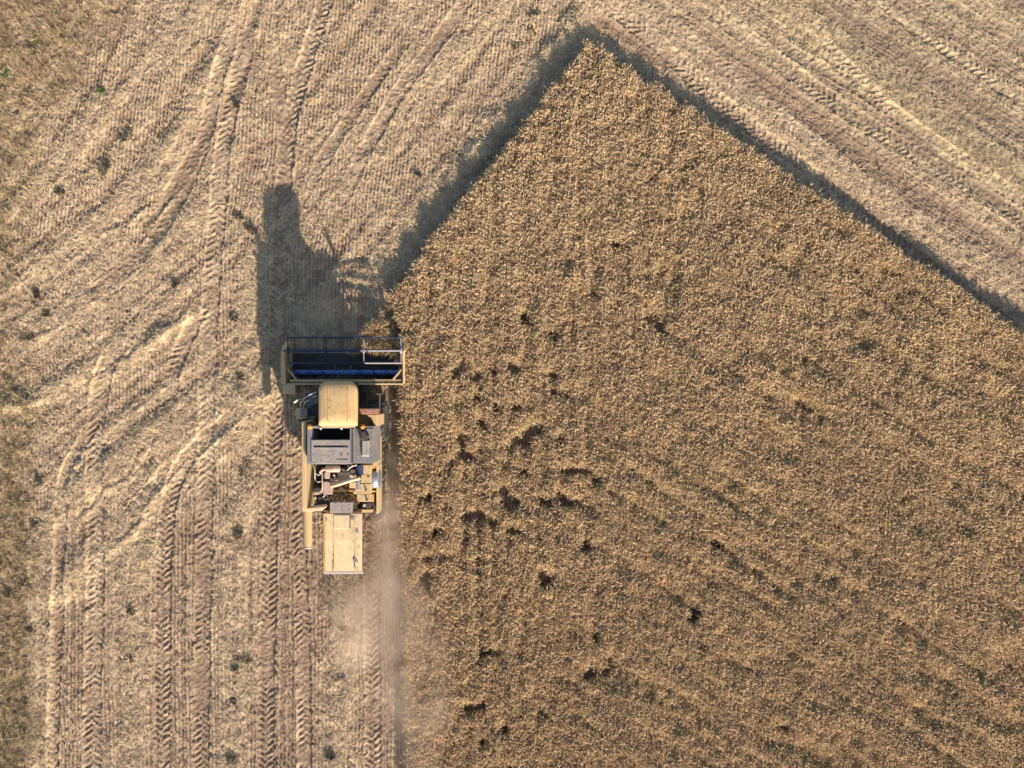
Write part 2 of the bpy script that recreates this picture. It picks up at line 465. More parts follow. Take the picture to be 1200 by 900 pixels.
# ---- wheat plants
def wheat_templates():
    out = []
    R_ = random.Random(3)
    for k in range(12):
        t = T()
        for j in range(2):
            ox, oy = R_.uniform(-.06, .06), R_.uniform(-.06, .06)
            a = R_.uniform(0, 2 * math.pi); lean = R_.uniform(0.02, 0.09)
            hz = R_.uniform(0.84, 1.0) * WH
            tip = np.array([ox + math.cos(a) * lean, oy + math.sin(a) * lean, hz])
            t.flat([(ox, oy, 0), tip], [0.006, 0.005], (math.sin(a), -math.cos(a), 0), (0.62, 0.46, 0.31))
            droop = R_.uniform(0.1, 1.25)
            L_ = R_.uniform(0.085, 0.125)
            d1 = np.array([math.cos(a) * math.sin(droop * .6), math.sin(a) * math.sin(droop * .6), math.cos(droop * .6)])
            d2 = np.array([math.cos(a) * math.sin(droop), math.sin(a) * math.sin(droop), math.cos(droop)])
            p1 = tip + d1 * L_ * .5; p2 = p1 + d2 * L_ * .5
            br = R_.uniform(0.90, 1.06)
            t.tube([tip, p1, p2], [0.008, 0.0145, 0.004], (1, 1, 1), 3,
                   cols=[(0.84 * br, 0.81 * br, 0.75 * br), (br, br, br), (br * 1.08, br * 1.07, br * 1.02)])
            for q in range(3):
                a2 = R_.uniform(0, 2 * math.pi); z0 = hz * R_.uniform(0.74, 1.02); L2 = R_.uniform(0.12, 0.24)
                p = np.array([ox + math.cos(a) * lean * z0 / hz, oy + math.sin(a) * lean * z0 / hz, z0])
                h = np.array([math.cos(a2), math.sin(a2), 0])
                up = R_.uniform(-.03, .07)
                g = R_.uniform(0.78, 1.05)
                wd = np.array([-math.sin(a2), math.cos(a2), R_.uniform(-.7, .7)])
                t.flat([p, p + h * L2 * .5 + np.array([0, 0, up]), p + h * L2 + np.array([0, 0, up - R_.uniform(.02, .12)])], [0.010, 0.017, 0.004],
                       wd, (0.92 * g, 0.86 * g, 0.72 * g))
        out.append(t.get())
    return out


def make_wheat():
    dens = 640
    x0, x1, y0, y1 = -8.0, 23.0, -17.8, 15.0
    n = int((x1 - x0) * (y1 - y0) * dens)
    x = rng.uniform(x0, x1, n); y = rng.uniform(y0, y1, n)
    px, py = 600 + K * x, 450 - K * y
    # gather into drill rows a little
    rowx = np.round(x / 0.15) * 0.15
    lft = 1 - sstep(640, 900, px)
    x = x + (rowx - x) * 0.45 * lft
    m = in_wheat(x, y, 0.10) & (np.abs(x) < 22.6) & (np.abs(y) < 17.4)
    x, y = x[m], y[m]; px, py = 600 + K * x, 450 - K * y
    # density variation: thin lanes along the rows on the left, along the far edge on the right
    ra = ((px - 692) * 508 + (py - 48) * 342) / 612.4; rp = ((py - 48) * 508 - (px - 692) * 342) / 612.4
    lane_l = vnoise(px, py, 1, 0) * 0 + fbm(px / 6.0, py / 80.0, 1.0, 2001, 3)
    lane_r = fbm(rp / 10.0, ra / 75.0, 1.0, 2005, 3)
    wl = 1 - sstep(560, 900, px + 0.25 * (py - 450))
    lane = lane_l * wl + lane_r * (1 - wl)
    patch = fbm(x, y, 1.1, 2011, 4)
    clump = vnoise(x, y, 0.16, 2017)
    keep = 0.84 + 1.2 * (lane - 0.5) + 0.8 * (patch - 0.5) + (0.40 + 0.45 * wl) * (clump - 0.5)
    # bare spots seen in the crop
    holes = [(547, 425, 8), (557, 439, 7), (560, 463, 8), (604, 432, 7), (650, 445, 6), (653, 462, 9), (585, 476, 6), (604, 476, 9), (562, 497, 7), (542, 513, 6),
             (545, 532, 7), (597, 523, 8), (610, 512, 7), (617, 513, 6), (628, 502, 5), (653, 513, 7), (590, 577, 9), (594, 585, 6), (614, 554, 6), (665, 553, 7), (683, 551, 6),
             (640, 587, 9), (655, 582, 9), (667, 588, 6), (546, 604, 7), (580, 612, 8), (604, 590, 6), (500, 583, 4), (616, 374, 5), (648, 393, 5),
             (720, 285, 9), (727, 281, 6), (770, 380, 11), (778, 386, 8), (762, 372, 9), (835, 640, 9), (815, 720, 12), (830, 680, 8), (690, 790, 10), (735, 770, 8), (710, 785, 8),
             (545, 830, 12), (565, 825, 9), (592, 855, 10), (600, 895, 8), (635, 830, 8), (700, 690, 6), (640, 680, 9), (503, 655, 8), (525, 650, 8), (503, 680, 7),
             (570, 765, 5), (605, 620, 6), (636, 672, 7), (512, 622, 6), (1058, 582, 5), (975, 675, 7), (1055, 720, 6), (1174, 728, 6), (1010, 815, 5), (920, 850, 9), (911, 845, 7), (910, 690, 6), (455, 358, 5), (459, 368, 5), (463, 378, 5), (467, 388, 5),
             (700, 745, 7), (560, 600, 5), (528, 545, 5), (534, 437, 4), (566, 870, 8), (690, 640, 5), (720, 575, 5), (700, 560, 5), (940, 645, 6), (1000, 640, 5)]
    cl = np.zeros(len(x))
    for hx, hy, hr in holes:
        g = P(hx, hy, 0.5); hx2, hy2 = 600 + K * g.x, 450 - K * g.y
        d = np.hypot((px - hx2), (py - hy2)) / (np.where((px < 720) & (hr < 8), 9.6, 0.95 * hr) * (0.80 + 0.6 * vnoise(x, y, 0.18, 2031)))
        cl = np.maximum(cl, 1 - sstep(0.55, 1.15, d))
    keep -= 1.6 * cl
    gap = 1 - sstep(0.33, 0.43, lane)
    speck = (1 - sstep(0.16, 0.30, vnoise(x * 1.0, y * (0.55 * wl + 1.0 * (1 - wl)), 0.17, 2061))) * sstep(0.40, 0.60, fbm(x, y, 1.5, 2065, 3) + 0.12 * wl)
    nz = fbm(px / 9.0, py / 40.0, 1.0, 2081, 3)
    wob = (fbm(px * 0 + 3, py / 60.0, 1.0, 2085, 2) - 0.5) * 5
    for lx, ya in ((548, 430), (563, 560), (580, 400), (597, 390), (615, 470), (633, 520), (650, 400), (666, 560), (690, 640)):
        keep -= 0.95 * np.exp(-((px + wob - lx) / 3.0) ** 2) * sstep(ya, ya + 50, py) * sstep(0.36, 0.58, nz)
    nz2 = fbm(rp / 9.0, ra / 45.0, 1.0, 2091, 3)
    for k in range(14):
        keep -= 0.70 * np.exp(-((rp - 34 - 23 * k) / 3.0) ** 2) * sstep(40, 140, ra) * sstep(0.40, 0.62, nz2) * (1 - 0.4 * wl)
    keep -= (0.18 + 0.12 * wl) * gap * sstep(0.35, 0.6, fbm(x, y, 0.7, 2071, 3)) + (0.40 + 0.45 * wl) * speck
    m = rng.random(len(x)) < np.clip(keep, 0.0, 1)
    x, y, px, py = x[m], y[m], px[m], py[m]; lane, patch, clump, wl, gap, speck = lane[m], patch[m], clump[m], wl[m], gap[m], speck[m]
    n = len(x)
    z = samp(hgt, x, y)
    fld = fbm(x, y, 1.8, 2041, 3) * 7 + 0.6
    tdir = fld + rng.normal(0, 0.9, n)
    tilt = np.clip(np.abs(rng.normal(0.14, 0.13, n)) + 0.25 * (patch - 0.45), 0.0, 0.75)
    scl = rng.normal(1.0, 0.05, n) * (0.93 + 0.16 * patch + 0.34 * (lane - 0.5) + 0.10 * (clump - 0.5) - 0.06 * gap - 0.12 * speck)
    hdr = (px > 395) & (px < 474) & (py > 385) & (py < 432)
    scl = np.where(hdr, scl * 0.8, scl)
    base = np.array([0.79, 0.630, 0.432])
    tone = rng.normal(1.0, 0.08, n) * (0.84 + 0.32 * fbm(x, y, 0.5, 2051, 3))
    g = np.clip(rng.random(n) + sstep(500, 900, px) * 0.25 - 0.55, 0, 1)[:, None]
    tint = base[None] * tone[:, None]
    tint = tint * (1 - 0.5 * g) + 0.5 * g * np.array([0.77, 0.650, 0.392]) * tone[:, None]
    pk = (rng.random(n) < 0.04)[:, None]
    tint = np.where(pk, np.array([0.80, 0.67, 0.47]) * tone[:, None], tint)
    v, q, c = scatter(wheat_templates(), np.stack([x, y, z - 0.02], -1), rng.uniform(0, 2 * np.pi, n), tilt, tdir, scl, tint)
    mat = vcol_mat('ripe_wheat', rough=0.9, transl=0.38, spec=0.03)
    o = mesh_np('wheat', v, q, mat, c)
    o['kind'] = 'stuff'; o['label'] = 'ripe standing wheat crop with a pointed corner and thin dark gaps'
    print('wheat plants', n, 'quads', len(q))


make_wheat()


# ---- stubble stalks in the rows
def make_stubble():
    t1 = []
    R_ = random.Random(9)
    for k in range(6):
        t = T()
        for j in range(3):
            ox, oy = R_.uniform(-.03, .03), R_.uniform(-.03, .03); a = R_.uniform(0, 6.28); l = R_.uniform(0, .05); h = R_.uniform(.09, .23)
            br = R_.uniform(.8, 1.2)
            t.strip([(ox, oy, -0.02), (ox + l * math.cos(a), oy + l * math.sin(a), h)], [0.015, 0.012], (math.cos(a * 2), math.sin(a * 2), 0), (br, br, br), 0.0)
        t1.append(t.get())
    dens = 85
    n = int(46 * 36 * dens)
    x = rng.uniform(-23, 23, n); y = rng.uniform(-18, 18, n)
    px, py = 600 + K * x, 450 - K * y
    m = ~in_wheat(x, y, 0.2); x, y = x[m], y[m]
    rw = samp(row, x, y); ra = samp(rowamp, x, y); tr = samp(tram, x, y); mg_ = samp(margin, x, y)
    keep = np.clip((rw - 0.35) * 1.5, 0, 1) * (0.25 + 0.75 * ra) * (1 - 0.93 * tr) * (1 - 0.6 * mg_) * (0.4 + 0.9 * fbm(x, y, 0.8, 3001, 3))
    m = rng.random(len(x)) < keep; x, y = x[m], y[m]; n = len(x)
    z = samp(hgt, x, y)
    tone = rng.normal(1, .16, n)[:, None]
    tint = np.array([0.47, 0.365, 0.235]) * tone
    v, q, c = scatter(t1, np.stack([x, y, z], -1), rng.uniform(0, 6.28, n), np.abs(rng.normal(.1, .25, n)), rng.uniform(0, 6.28, n), rng.uniform(.7, 1.15, n), tint)
    o = mesh_np('stubble', v, q, vcol_mat('stubble_stalks', rough=0.8, transl=0.1), c)
    o['kind'] = 'stuff'; o['label'] = 'short cut stubble stalks standing in drill rows'
    print('stubble', n)


make_stubble()


# ---- loose straw and chaff
def make_straw():
    t1 = []
    R_ = random.Random(19)
    for k in range(8):
        t = T(); Ls = R_.uniform(.10, .34); bend = R_.uniform(-.05, .05); w = R_.uniform(.014, .030)
        lift = R_.uniform(0.0, .05)
        t.strip([(-Ls / 2, 0, 0), (0, bend, lift), (Ls / 2, 0, R_.uniform(-.01, .03))], [w, w, w * .8], (0, 1, 0), (1, 1, 1), 0.4)
        if k % 2:
            L3 = R_.uniform(.08, .2); a = R_.uniform(.4, 2.4)
            t.strip([(0, 0, .01), (L3 * math.cos(a), L3 * math.sin(a), .035)], [w, w * .7], (-math.sin(a), math.cos(a), 0), (.9, .9, .85), 0.4)
        t1.append(t.get())
    n = int(46 * 36 * 260)
    x = rng.uniform(-23, 23, n); y = rng.uniform(-18, 18, n)
    m = ~in_wheat(x, y, 0.3); x, y = x[m], y[m]
    st = samp(straw, x, y); tr = samp(tram, x, y); mg_ = samp(margin, x, y)
    keep = np.clip((st - 0.22) * 1.0 + (vnoise(x, y, .25, 4001) - .5) * .5, 0.05, 1) * (1 - 0.62 * tr)
    m = rng.random(len(x)) < keep; x, y = x[m], y[m]; n = len(x)
    z = samp(hgt, x, y); mg_ = samp(margin, x, y)[:, None]; rz_ = samp(right_zone, x, y)
    tone = (rng.normal(1, .17, n) * (0.85 + 0.3 * fbm(x, y, .7, 4011, 3)))[:, None]
    tint = np.array([0.59, 0.447, 0.283]) * tone
    tint = tint * (1 - .6 * mg_) + .6 * mg_ * np.array([.38, .31, .18]) * tone
    gzz = (rz_ * sstep(40, 150, -samp(perp, x, y)))[:, None]
    tint = tint * (1 - .45 * gzz) + .45 * gzz * np.array([.42, .35, .20]) * tone
    v, q, c = scatter(t1, np.stack([x, y, z + .012 + rng.random(n) * 0.03 * samp(straw, x, y).clip(0, 1)], -1), rng.uniform(0, 6.28, n), np.abs(rng.normal(.0, .14, n)),
                      rng.uniform(0, 6.28, n), rng.uniform(.6, 1.25, n), tint)
    o = mesh_np('loose_straw', v, q, vcol_mat('dry_straw', rough=0.7, transl=0.12, spec=.3), c)
    o['kind'] = 'stuff'; o['label'] = 'pale loose straw strewn in bands over the stubble'
    print('straw', n)


make_straw()


# ---- rank dry grass of the field margin
def make_margin():
    t1 = []
    R_ = random.Random(29)
    for k in range(8):
        t = T()
        for j in range(7):
            a = R_.uniform(0, 6.28); L_ = R_.uniform(.12, .32); h = R_.uniform(.05, .24); g = R_.uniform(.7, 1.2)
            d = np.array([math.cos(a), math.sin(a), 0])
            t.strip([d * .01, d * L_ * .5 + np.array([0, 0, h]), d * L_ + np.array([0, 0, h * R_.uniform(.4, 1)])], [.014, .012, .003], (-d[1], d[0], 0), (g, g, g * .95), .3)
        t1.append(t.get())
    n = 42000
    x = rng.uniform(-24, -10, n); y = rng.uniform(-18, 18, n)
    mg_ = samp(margin, x, y)
    m = rng.random(n) < mg_ * np.clip(1.6 * fbm(x, y, .45, 5001, 3) - .25, 0, 1); x, y = x[m], y[m]; n = len(x)
    z = samp(hgt, x, y)
    tone = (rng.normal(1, .2, n) * (.7 + .6 * fbm(x, y, .8, 5011, 3)))[:, None]
    k = np.clip(fbm(x, y, 1.3, 5021, 3) * 1.7 - .45, 0, 1)[:, None]
    tint = (np.array([.46, .34, .205]) * (1 - k) + np.array([.41, .325, .18]) * k) * tone
    v, q, c = scatter(t1, np.stack([x, y, z], -1), rng.uniform(0, 6.28, n), np.abs(rng.normal(.1, .2, n)), rng.uniform(0, 6.28, n), rng.uniform(.6, 1.2, n), tint)
    o = mesh_np('dry_grass', v, q, vcol_mat('margin_grass', rough=.75, transl=.15), c)
    o['kind'] = 'stuff'; o['label'] = 'olive brown dry grass along the left field margin'
    print('margin', n)


make_margin()


# ------------------------------------------------------------------ weeds (single plants)
def weed_mesh(name, r, h, nb, seed, mat, base, broad=False):
    R_ = random.Random(seed); t = T()
    cl_ = [(R_.uniform(-.9, .9) * r, R_.uniform(-.45, .45) * r, R_.uniform(.3, .8)) for _ in range(R_.randint(2, 5))]
    for j in range(nb):
        a = R_.uniform(0, 6.28); rr = r * math.sqrt(R_.random()) * .75
        cx_, cy_, cr_ = cl_[j % len(cl_)]
        o = np.array([cx_ + math.cos(a) * rr * cr_, cy_ + math.sin(a) * rr * cr_ * .8, 0]); a2 = a + R_.uniform(-1.3, 1.3)
        d = np.array([math.cos(a2), math.sin(a2), 0]); L_ = r * R_.uniform(.25, .65); hh = h * R_.uniform(.35, 1)
        g = R_.uniform(.6, 1.3); w = R_.uniform(.04, .07) if broad else R_.uniform(.012, .028)
        col = tuple(np.array(base) * g)
        t.strip([o + np.array([0, 0, -.03]), o + d * L_ * .45 + np.array([0, 0, hh]), o + d * L_ + np.array([0, 0, hh * R_.uniform(.3, .9)])], [w * .5, w, w * .25], (-d[1], d[0], 0), col, .3)
    v, q, c = t.get()
    o = mesh_np(name, v, q, mat, c)
    return o


M_weed = vcol_mat('weed_leaves', rough=.6, transl=.15)
weeds = [  # px, py, radius m, label
    (10, 688, .62, 'large dark weed patch at the left border below the pale straw'),
    (30, 684, .30, 'small dark weed patch just right of the largest left border patch'),
    (66, 599, .36, 'dark oval weed tuft at the lower end of the long diagonal straw ridge'),
    (45, 562, .30, 'dark weed tuft between the left margin grass and the diagonal straw ridge'),
    (42, 614, .24, 'thin dark weed tuft just below left of the oval tuft by the ridge end'),
    (34, 736, .22, 'small grey weed tuft in pale straw beside the brown left margin'),
    (279, 371, .34, 'round dark weed tuft left of the harvester shadow, on the pale straw band'),
    (286, 443, .30, 'dark weed tuft on the straw band level with the cutting header'),
    (288, 549, .32, 'dark weed tuft on the straw band level with the engine deck'),
    (284, 622, .36, 'dark weed tuft on the straw band level with the rear hood'),
    (281, 770, .36, 'tall smudged weed tuft on the straw band well behind the harvester'),
    (277, 785, .22, 'little weed tuft touching the tall smudged one on the straw band'),
    (271, 821, .28, 'blackish weed tuft on the straw band near the bottom border'),
    (273, 886, .38, 'greenish grey weed tuft cut by the bottom border, on the straw band'),
    (279, 254, .24, 'dark weed tuft left of the tip of the harvester shadow'),
    (290, 268, .26, 'long thin weed tuft hugging the left edge of the shadow tip'),
    (155, 716, .26, 'faint weed tuft on the second straw band from the left'),
    (153, 770, .26, 'dark weed tuft lower on the second straw band from the left'),
    (393, 884, .34, 'dark weed tuft in the fresh straw behind the harvester at the bottom border'),
    (400, 792, .24, 'grey weed tuft midway along the fresh straw behind the harvester'),
    (403, 735, .2, 'faint weed tuft in the fresh straw closest behind the rear hood'),
    (626, 15, .26, 'dark weed tuft highest on the straw ridge left of the wheat corner'),
    (619, 35, .24, 'dark weed tuft in the middle of three by the wheat corner ridge'),
    (607, 52, .24, 'dark weed tuft lowest of three by the wheat corner ridge'),
    (488, 203, .2, 'lone brown weed tuft in the stubble left of the wheat diagonal'),
    (40, 343, .26, 'dark flat weed tuft in the left straw swaths above the lower one'),
    (54, 370, .24, 'dark flat weed tuft in the left straw swaths below its neighbour'),
    (34, 398, .28, 'dark weed tuft at the left on the pale straw above the margin grass'),
    (147, 160, .34, 'dark spidery weed tuft in the upper left among green tinged stubble'),
    (122, 196, .40, 'broad grey weed tuft below left of the spidery one in the upper left'),
    (70, 226, .28, 'grey weed tuft by the left swaths under the green tinged margin'),
    (206, 335, .18, 'tiny dark weed tuft in the open stubble left of the big shadow'),
    (278, 124, .2, 'small dark weed tuft on the upper wheel track near the top'),
]
for i, (px, py, r, lab) in enumerate(weeds):
    p = P(px, py, 0.05)
    o = weed_mesh('weed_tuft', r * .85, .09 + .06 * random.random(), int(70 + 150 * r), 60 + i, M_weed, (.10, .092, .066))
    o.location = (p.x, p.y, float(samp(hgt, np.array([p.x]), np.array([p.y]))[0]))
    o.rotation_euler.z = random.uniform(-.6, .6) + (0.5 if r > .3 else 0)
    o['label'] = lab; o['category'] = 'weed'; o['group'] = 'dark weed tufts in the stubble'
greens = [
    (38, 61, .30, (.12, .155, .05), 'bright green leafy weed in the upper left margin grass'),
    (3, 84, .4, (.16, .22, .09), 'pale green weed at the left border of the upper margin'),
    (118, 107, .24, (.12, .17, .05), 'small green weed among yellow stubble right of the margin'),
    (36, 45, .45, (.17, .19, .05), 'yellowish green weed just above the bright green leafy one'),
]
for i, (px, py, r, col, lab) in enumerate(greens):
    p = P(px, py, 0.1)
    o = weed_mesh('green_weed', r * .62, .12, int(90 + 120 * r), 160 + i, M_weed, col, True)
    o.location = (p.x, p.y, float(samp(hgt, np.array([p.x]), np.array([p.y]))[0]))
    o['label'] = lab; o['category'] = 'weed'; o['group'] = 'green weeds in the upper left margin'

# ------------------------------------------------------------------ combine harvester
M_yel = paint('cream_yellow_paint', (0.56, 0.39, 0.19), rough=0.5, dust=0.45, dust_col=(0.44, 0.325, 0.20), scale=1.6)
M_roof = paint('cab_roof_paint', (0.55, 0.345, 0.145), rough=0.5, dust=0.45, dust_col=(0.44, 0.325, 0.19), scale=1.2)
M_hood = paint('hood_sunlit_paint', (0.67, 0.475, 0.26), rough=0.5, dust=0.45, dust_col=(0.58, 0.445, 0.29), scale=1.3)  # paler than the body paint, sunlight on the tilted hood put into colour
M_gold = paint('deep_yellow_paint', (0.50, 0.255, 0.04), rough=0.45, dust=0.35, scale=3)
M_steel = paint('grey_sheet_steel', (0.155, 0.150, 0.165), rough=0.55, metal=0.0, dust=0.30, dust_col=(0.36, 0.31, 0.255), scale=2)
M_steel2 = paint('pale_grey_panel', (0.245, 0.225, 0.222), rough=0.55, metal=0.0, dust=0.3, scale=2)
M_blue = paint('auger_blue_paint', (0.03, 0.17, 0.50), rough=0.45, dust=0.22, scale=5)
M_navy = paint('reel_navy_paint', (0.010, 0.020, 0.065), rough=0.45, dust=0.20, dust_col=(0.10, 0.10, 0.11), scale=5)
M_litbar = paint('reel_sunlit_tone', (0.27, 0.265, 0.31), rough=0.5, metal=0.0, dust=0.15, scale=5)  # reel paint made pale to stand for sunlight on the right section
M_dark = paint('grimy_dark_metal', (0.035, 0.032, 0.032), rough=0.7, dust=0.25, dust_col=(0.16, 0.12, 0.085), scale=3)
M_grain = paint('tank_inside', (0.05, 0.045, 0.045), rough=0.7, dust=0.2, dust_col=(0.12, 0.10, 0.08), scale=2)
M_rub = paint('tyre_rubber', (0.035, 0.034, 0.035), rough=0.85, dust=0.15, dust_col=(0.16, 0.135, 0.11), scale=4)
M_red = paint('faded_red_paint', (0.27, 0.085, 0.055), rough=0.5, dust=0.25, scale=5)
M_white = paint('off_white_metal', (0.50, 0.47, 0.42), rough=0.5, dust=0.25, scale=6)
M_pink = paint('heat_dulled_metal', (0.42, 0.31, 0.26), rough=0.6, dust=0.3, scale=5)
M_chrome = paint('bright_drum_metal', (0.34, 0.37, 0.44), rough=0.42, metal=0.6, dust=0.08, scale=4)
M_brass = paint('dull_pipe', (0.48, 0.38, 0.27), rough=0.55, dust=0.3, scale=6)
M_amber, _, _, _, _b = new_mat('amber_lens'); _b.inputs['Base Color'].default_value = (0.75, 0.25, 0.04, 1); _b.inputs['Roughness'].default_value = 0.25
M_glass, _, _, _, _b = new_mat('cab_glass'); _b.inputs['Base Color'].default_value = (0.03, 0.04, 0.045, 1); _b.inputs['Roughness'].default_value = 0.08
M_green = paint('dark_green_cap', (0.03, 0.12, 0.04), rough=0.5, dust=0.15, scale=6)

CBASE = Vector((-6.43, -2.0, 0.0))
comb = bpy.data.objects.new('combine_harvester', None); COL.objects.link(comb); comb.location = CBASE
comb['label'] = 'yellow combine harvester with blue reel header cutting the left edge of the wheat'
comb['category'] = 'combine harvester'


class Bm:
    def __init__(s): s.b = bmesh.new()
    def box(s, x0, x1, y0, y1, z0, z1, taper=None):
        c = [(x0, y0), (x1, y0), (x1, y1), (x0, y1)]
        if taper:
            a0, a1, b0, b1 = taper; c2 = [(x0 + a0, y0 + b0), (x1 - a1, y0 + b0), (x1 - a1, y1 - b1), (x0 + a0, y1 - b1)]
        else: c2 = c
        lo = [s.b.verts.new((p[0], p[1], z0)) for p in c]; hi = [s.b.verts.new((p[0], p[1], z1)) for p in c2]
        s.b.faces.new(lo[::-1]); s.b.faces.new(hi)
        for i in range(4): s.b.faces.new([lo[i], lo[(i + 1) % 4], hi[(i + 1) % 4], hi[i]])
        return s
    def pbox(s, x0, x1, y0, y1, z0, z1):
        """box whose TOP face covers the photo pixels x0..x1, y0..y1 at height z1"""
        a = P(x0, y1, z1); b = P(x1, y0, z1)
        return s.box(a.x, b.x, a.y, b.y, z0, z1)
    def prism(s, pts, z0, z1, inset=0.0):
        lo = [s.b.verts.new((p[0], p[1], z0)) for p in pts]
        c = Vector((sum(p[0] for p in pts) / len(pts), sum(p[1] for p in pts) / len(pts)))
        hi = []
        for p in pts:
            d = Vector((p[0], p[1])) - c
            d2 = d * (1 - inset / max(d.length, 1e-6))
            hi.append(s.b.verts.new((c.x + d2.x, c.y + d2.y, z1)))
        n = len(pts)
        s.b.faces.new(lo[::-1]); s.b.faces.new(hi)
        for i in range(n): s.b.faces.new([lo[i], lo[(i + 1) % n], hi[(i + 1) % n], hi[i]])
        return s
    def yprism(s, prof, x0, x1):
        """profile of (y,z) points extruded along x"""
        a = [s.b.verts.new((x0, p[0], p[1])) for p in prof]; b = [s.b.verts.new((x1, p[0], p[1])) for p in prof]
        n = len(prof)
        s.b.faces.new(a); s.b.faces.new(b[::-1])
        for i in range(n): s.b.faces.new([a[i], b[i], b[(i + 1) % n], a[(i + 1) % n]])
        return s
    def tube(s, pts, r, n=10):
        pts = [Vector(p) for p in pts]; rs = r if isinstance(r, (list, tuple)) else [r] * len(pts)
        rings = []
        ref = None
        for i, p in enumerate(pts):
            d = (pts[min(i + 1, len(pts) - 1)] - pts[max(i - 1, 0)]).normalized()
            if ref is None: ref = d.orthogonal().normalized()
            a = (ref - d * ref.dot(d))
            a = a.normalized() if a.length > 1e-4 else d.orthogonal().normalized()
            ref = a; c = d.cross(a)
            rings.append([s.b.verts.new(p + (a * math.cos(2 * math.pi * k / n) + c * math.sin(2 * math.pi * k / n)) * rs[i]) for k in range(n)])
        for i in range(len(pts) - 1):
            for k in range(n):
                f = s.b.faces.new([rings[i][k], rings[i][(k + 1) % n], rings[i + 1][(k + 1) % n], rings[i + 1][k]]); f.smooth = True
        s.b.faces.new([s.b.verts.new(v.co) for v in rings[0][::-1]]); s.b.faces.new([s.b.verts.new(v.co) for v in rings[-1]])
        return s
    def lathe_x(s, prof, cx, cy, cz, n=40):
        """profile of (x offset, radius) turned about the x axis"""
        rings = []
        for (dx, r) in prof:
            rings.append([s.b.verts.new((cx + dx, cy + r * math.cos(2 * math.pi * k / n), cz + r * math.sin(2 * math.pi * k / n))) for k in range(n)])
        for i in range(len(prof) - 1):
            for k in range(n):
                f = s.b.faces.new([rings[i][k], rings[i][(k + 1) % n], rings[i + 1][(k + 1) % n], rings[i + 1][k]]); f.smooth = True
        s.b.faces.new([s.b.verts.new(v.co) for v in rings[0][::-1]]); s.b.faces.new([s.b.verts.new(v.co) for v in rings[-1]])
        return s
    def obox(s, a, b, w, h):
        """bar of width w and height h from a to b"""
        a, b = Vector(a), Vector(b); d = (b - a).normalized(); sd = d.cross(Vector((0, 0, 1)))
        sd = sd.normalized() if sd.length > 1e-4 else Vector((1, 0, 0)); up = sd.cross(d)
        q = []
        for p in (a, b):
            q.append([s.b.verts.new(p + sd * sx * w / 2 + up * sz * h / 2) for sx, sz in ((-1, -1), (1, -1), (1, 1), (-1, 1))])
        s.b.faces.new(q[0][::-1]); s.b.faces.new(q[1])
        for i in range(4): s.b.faces.new([q[0][i], q[0][(i + 1) % 4], q[1][(i + 1) % 4], q[1][i]])
        return s
    def done(s, name, mat, parent, bevel=0.0, segs=2, label=None):
        bmesh.ops.recalc_face_normals(s.b, faces=s.b.faces)
        me = bpy.data.meshes.new(name); s.b.to_mesh(me); s.b.free(); me.materials.append(mat)
        o = bpy.data.objects.new(name, me); COL.objects.link(o)
        o.parent = parent
        if parent is comb: o.matrix_parent_inverse = Matrix.Translation(-CBASE)
        if bevel:
            m = o.modifiers.new('bevel', 'BEVEL'); m.width = bevel; m.segments = segs; m.limit_method = 'ANGLE'; m.angle_limit = math.radians(40)
        if label: o['label'] = label
        return o


def Z(x, y, z): return tuple(P(x, y, z))


# ---- chassis and threshing body
xL, xR = -7.74, -5.12
body = Bm().box(xL + .06, xR - .06, P(0, 600, 1.7).y, P(0, 488, 1.7).y, .75, 1.72).done('body', M_dark, comb, .02)
# side walls (left one stands tall, the right one lower and stepped)
yF, yB = P(0, 494, 2.9).y, P(0, 597, 2.9).y
lw = Bm().pbox(353.5, 358.6, 494, 596, 1.05, 3.06).done('side_panel', M_yel, comb, .025)
Bm().pbox(358.7, 359.8, 544, 594, 2.0, 2.86).done('inner_flange', M_white, lw, .004)
rw_ = Bm()
a = P(441, 545, 2.3); rw_.box(xR - .10, xR, a.y, P(441, 480, 2.3).y, 1.3, 2.62)
rw_.box(xR - .08, xR, P(0, 602, 2.0).y, a.y - .01, 1.25, 2.05)
rwo = rw_.done('side_panel', M_yel, comb, .02)
# front deck of the right side beside the cab
Bm().prism([Z(441, 499, 2.85)[:2], Z(442.6, 499, 2.85)[:2], Z(442.6, 486, 2.85)[:2], Z(430, 486, 2.85)[:2]], 1.5, 2.84).done('sunlit_deck_wedge', M_yel, comb, .015)  # shape copies the sunlit triangle of the deck, raised to stay lit
Bm().prism([Z(419, 499, 2.1)[:2], Z(436, 499, 2.1)[:2], Z(432, 487, 2.1)[:2], Z(419, 484, 2.1)[:2]], 1.5, 2.10).done('step_well', M_gold, comb, .01)
rp = Bm().pbox(418.5, 442.6, 478.5, 485.4, 2.6, 2.92).done('red_locker', M_red, comb, .03, label='red locker strip beside the cab')
for (xa, xb) in ((431, 433), (434.5, 436), (438, 441)): Bm().pbox(xa, xb, 481.4, 482.8, 2.90, 2.924).done('worn_mark', M_pink, rp)

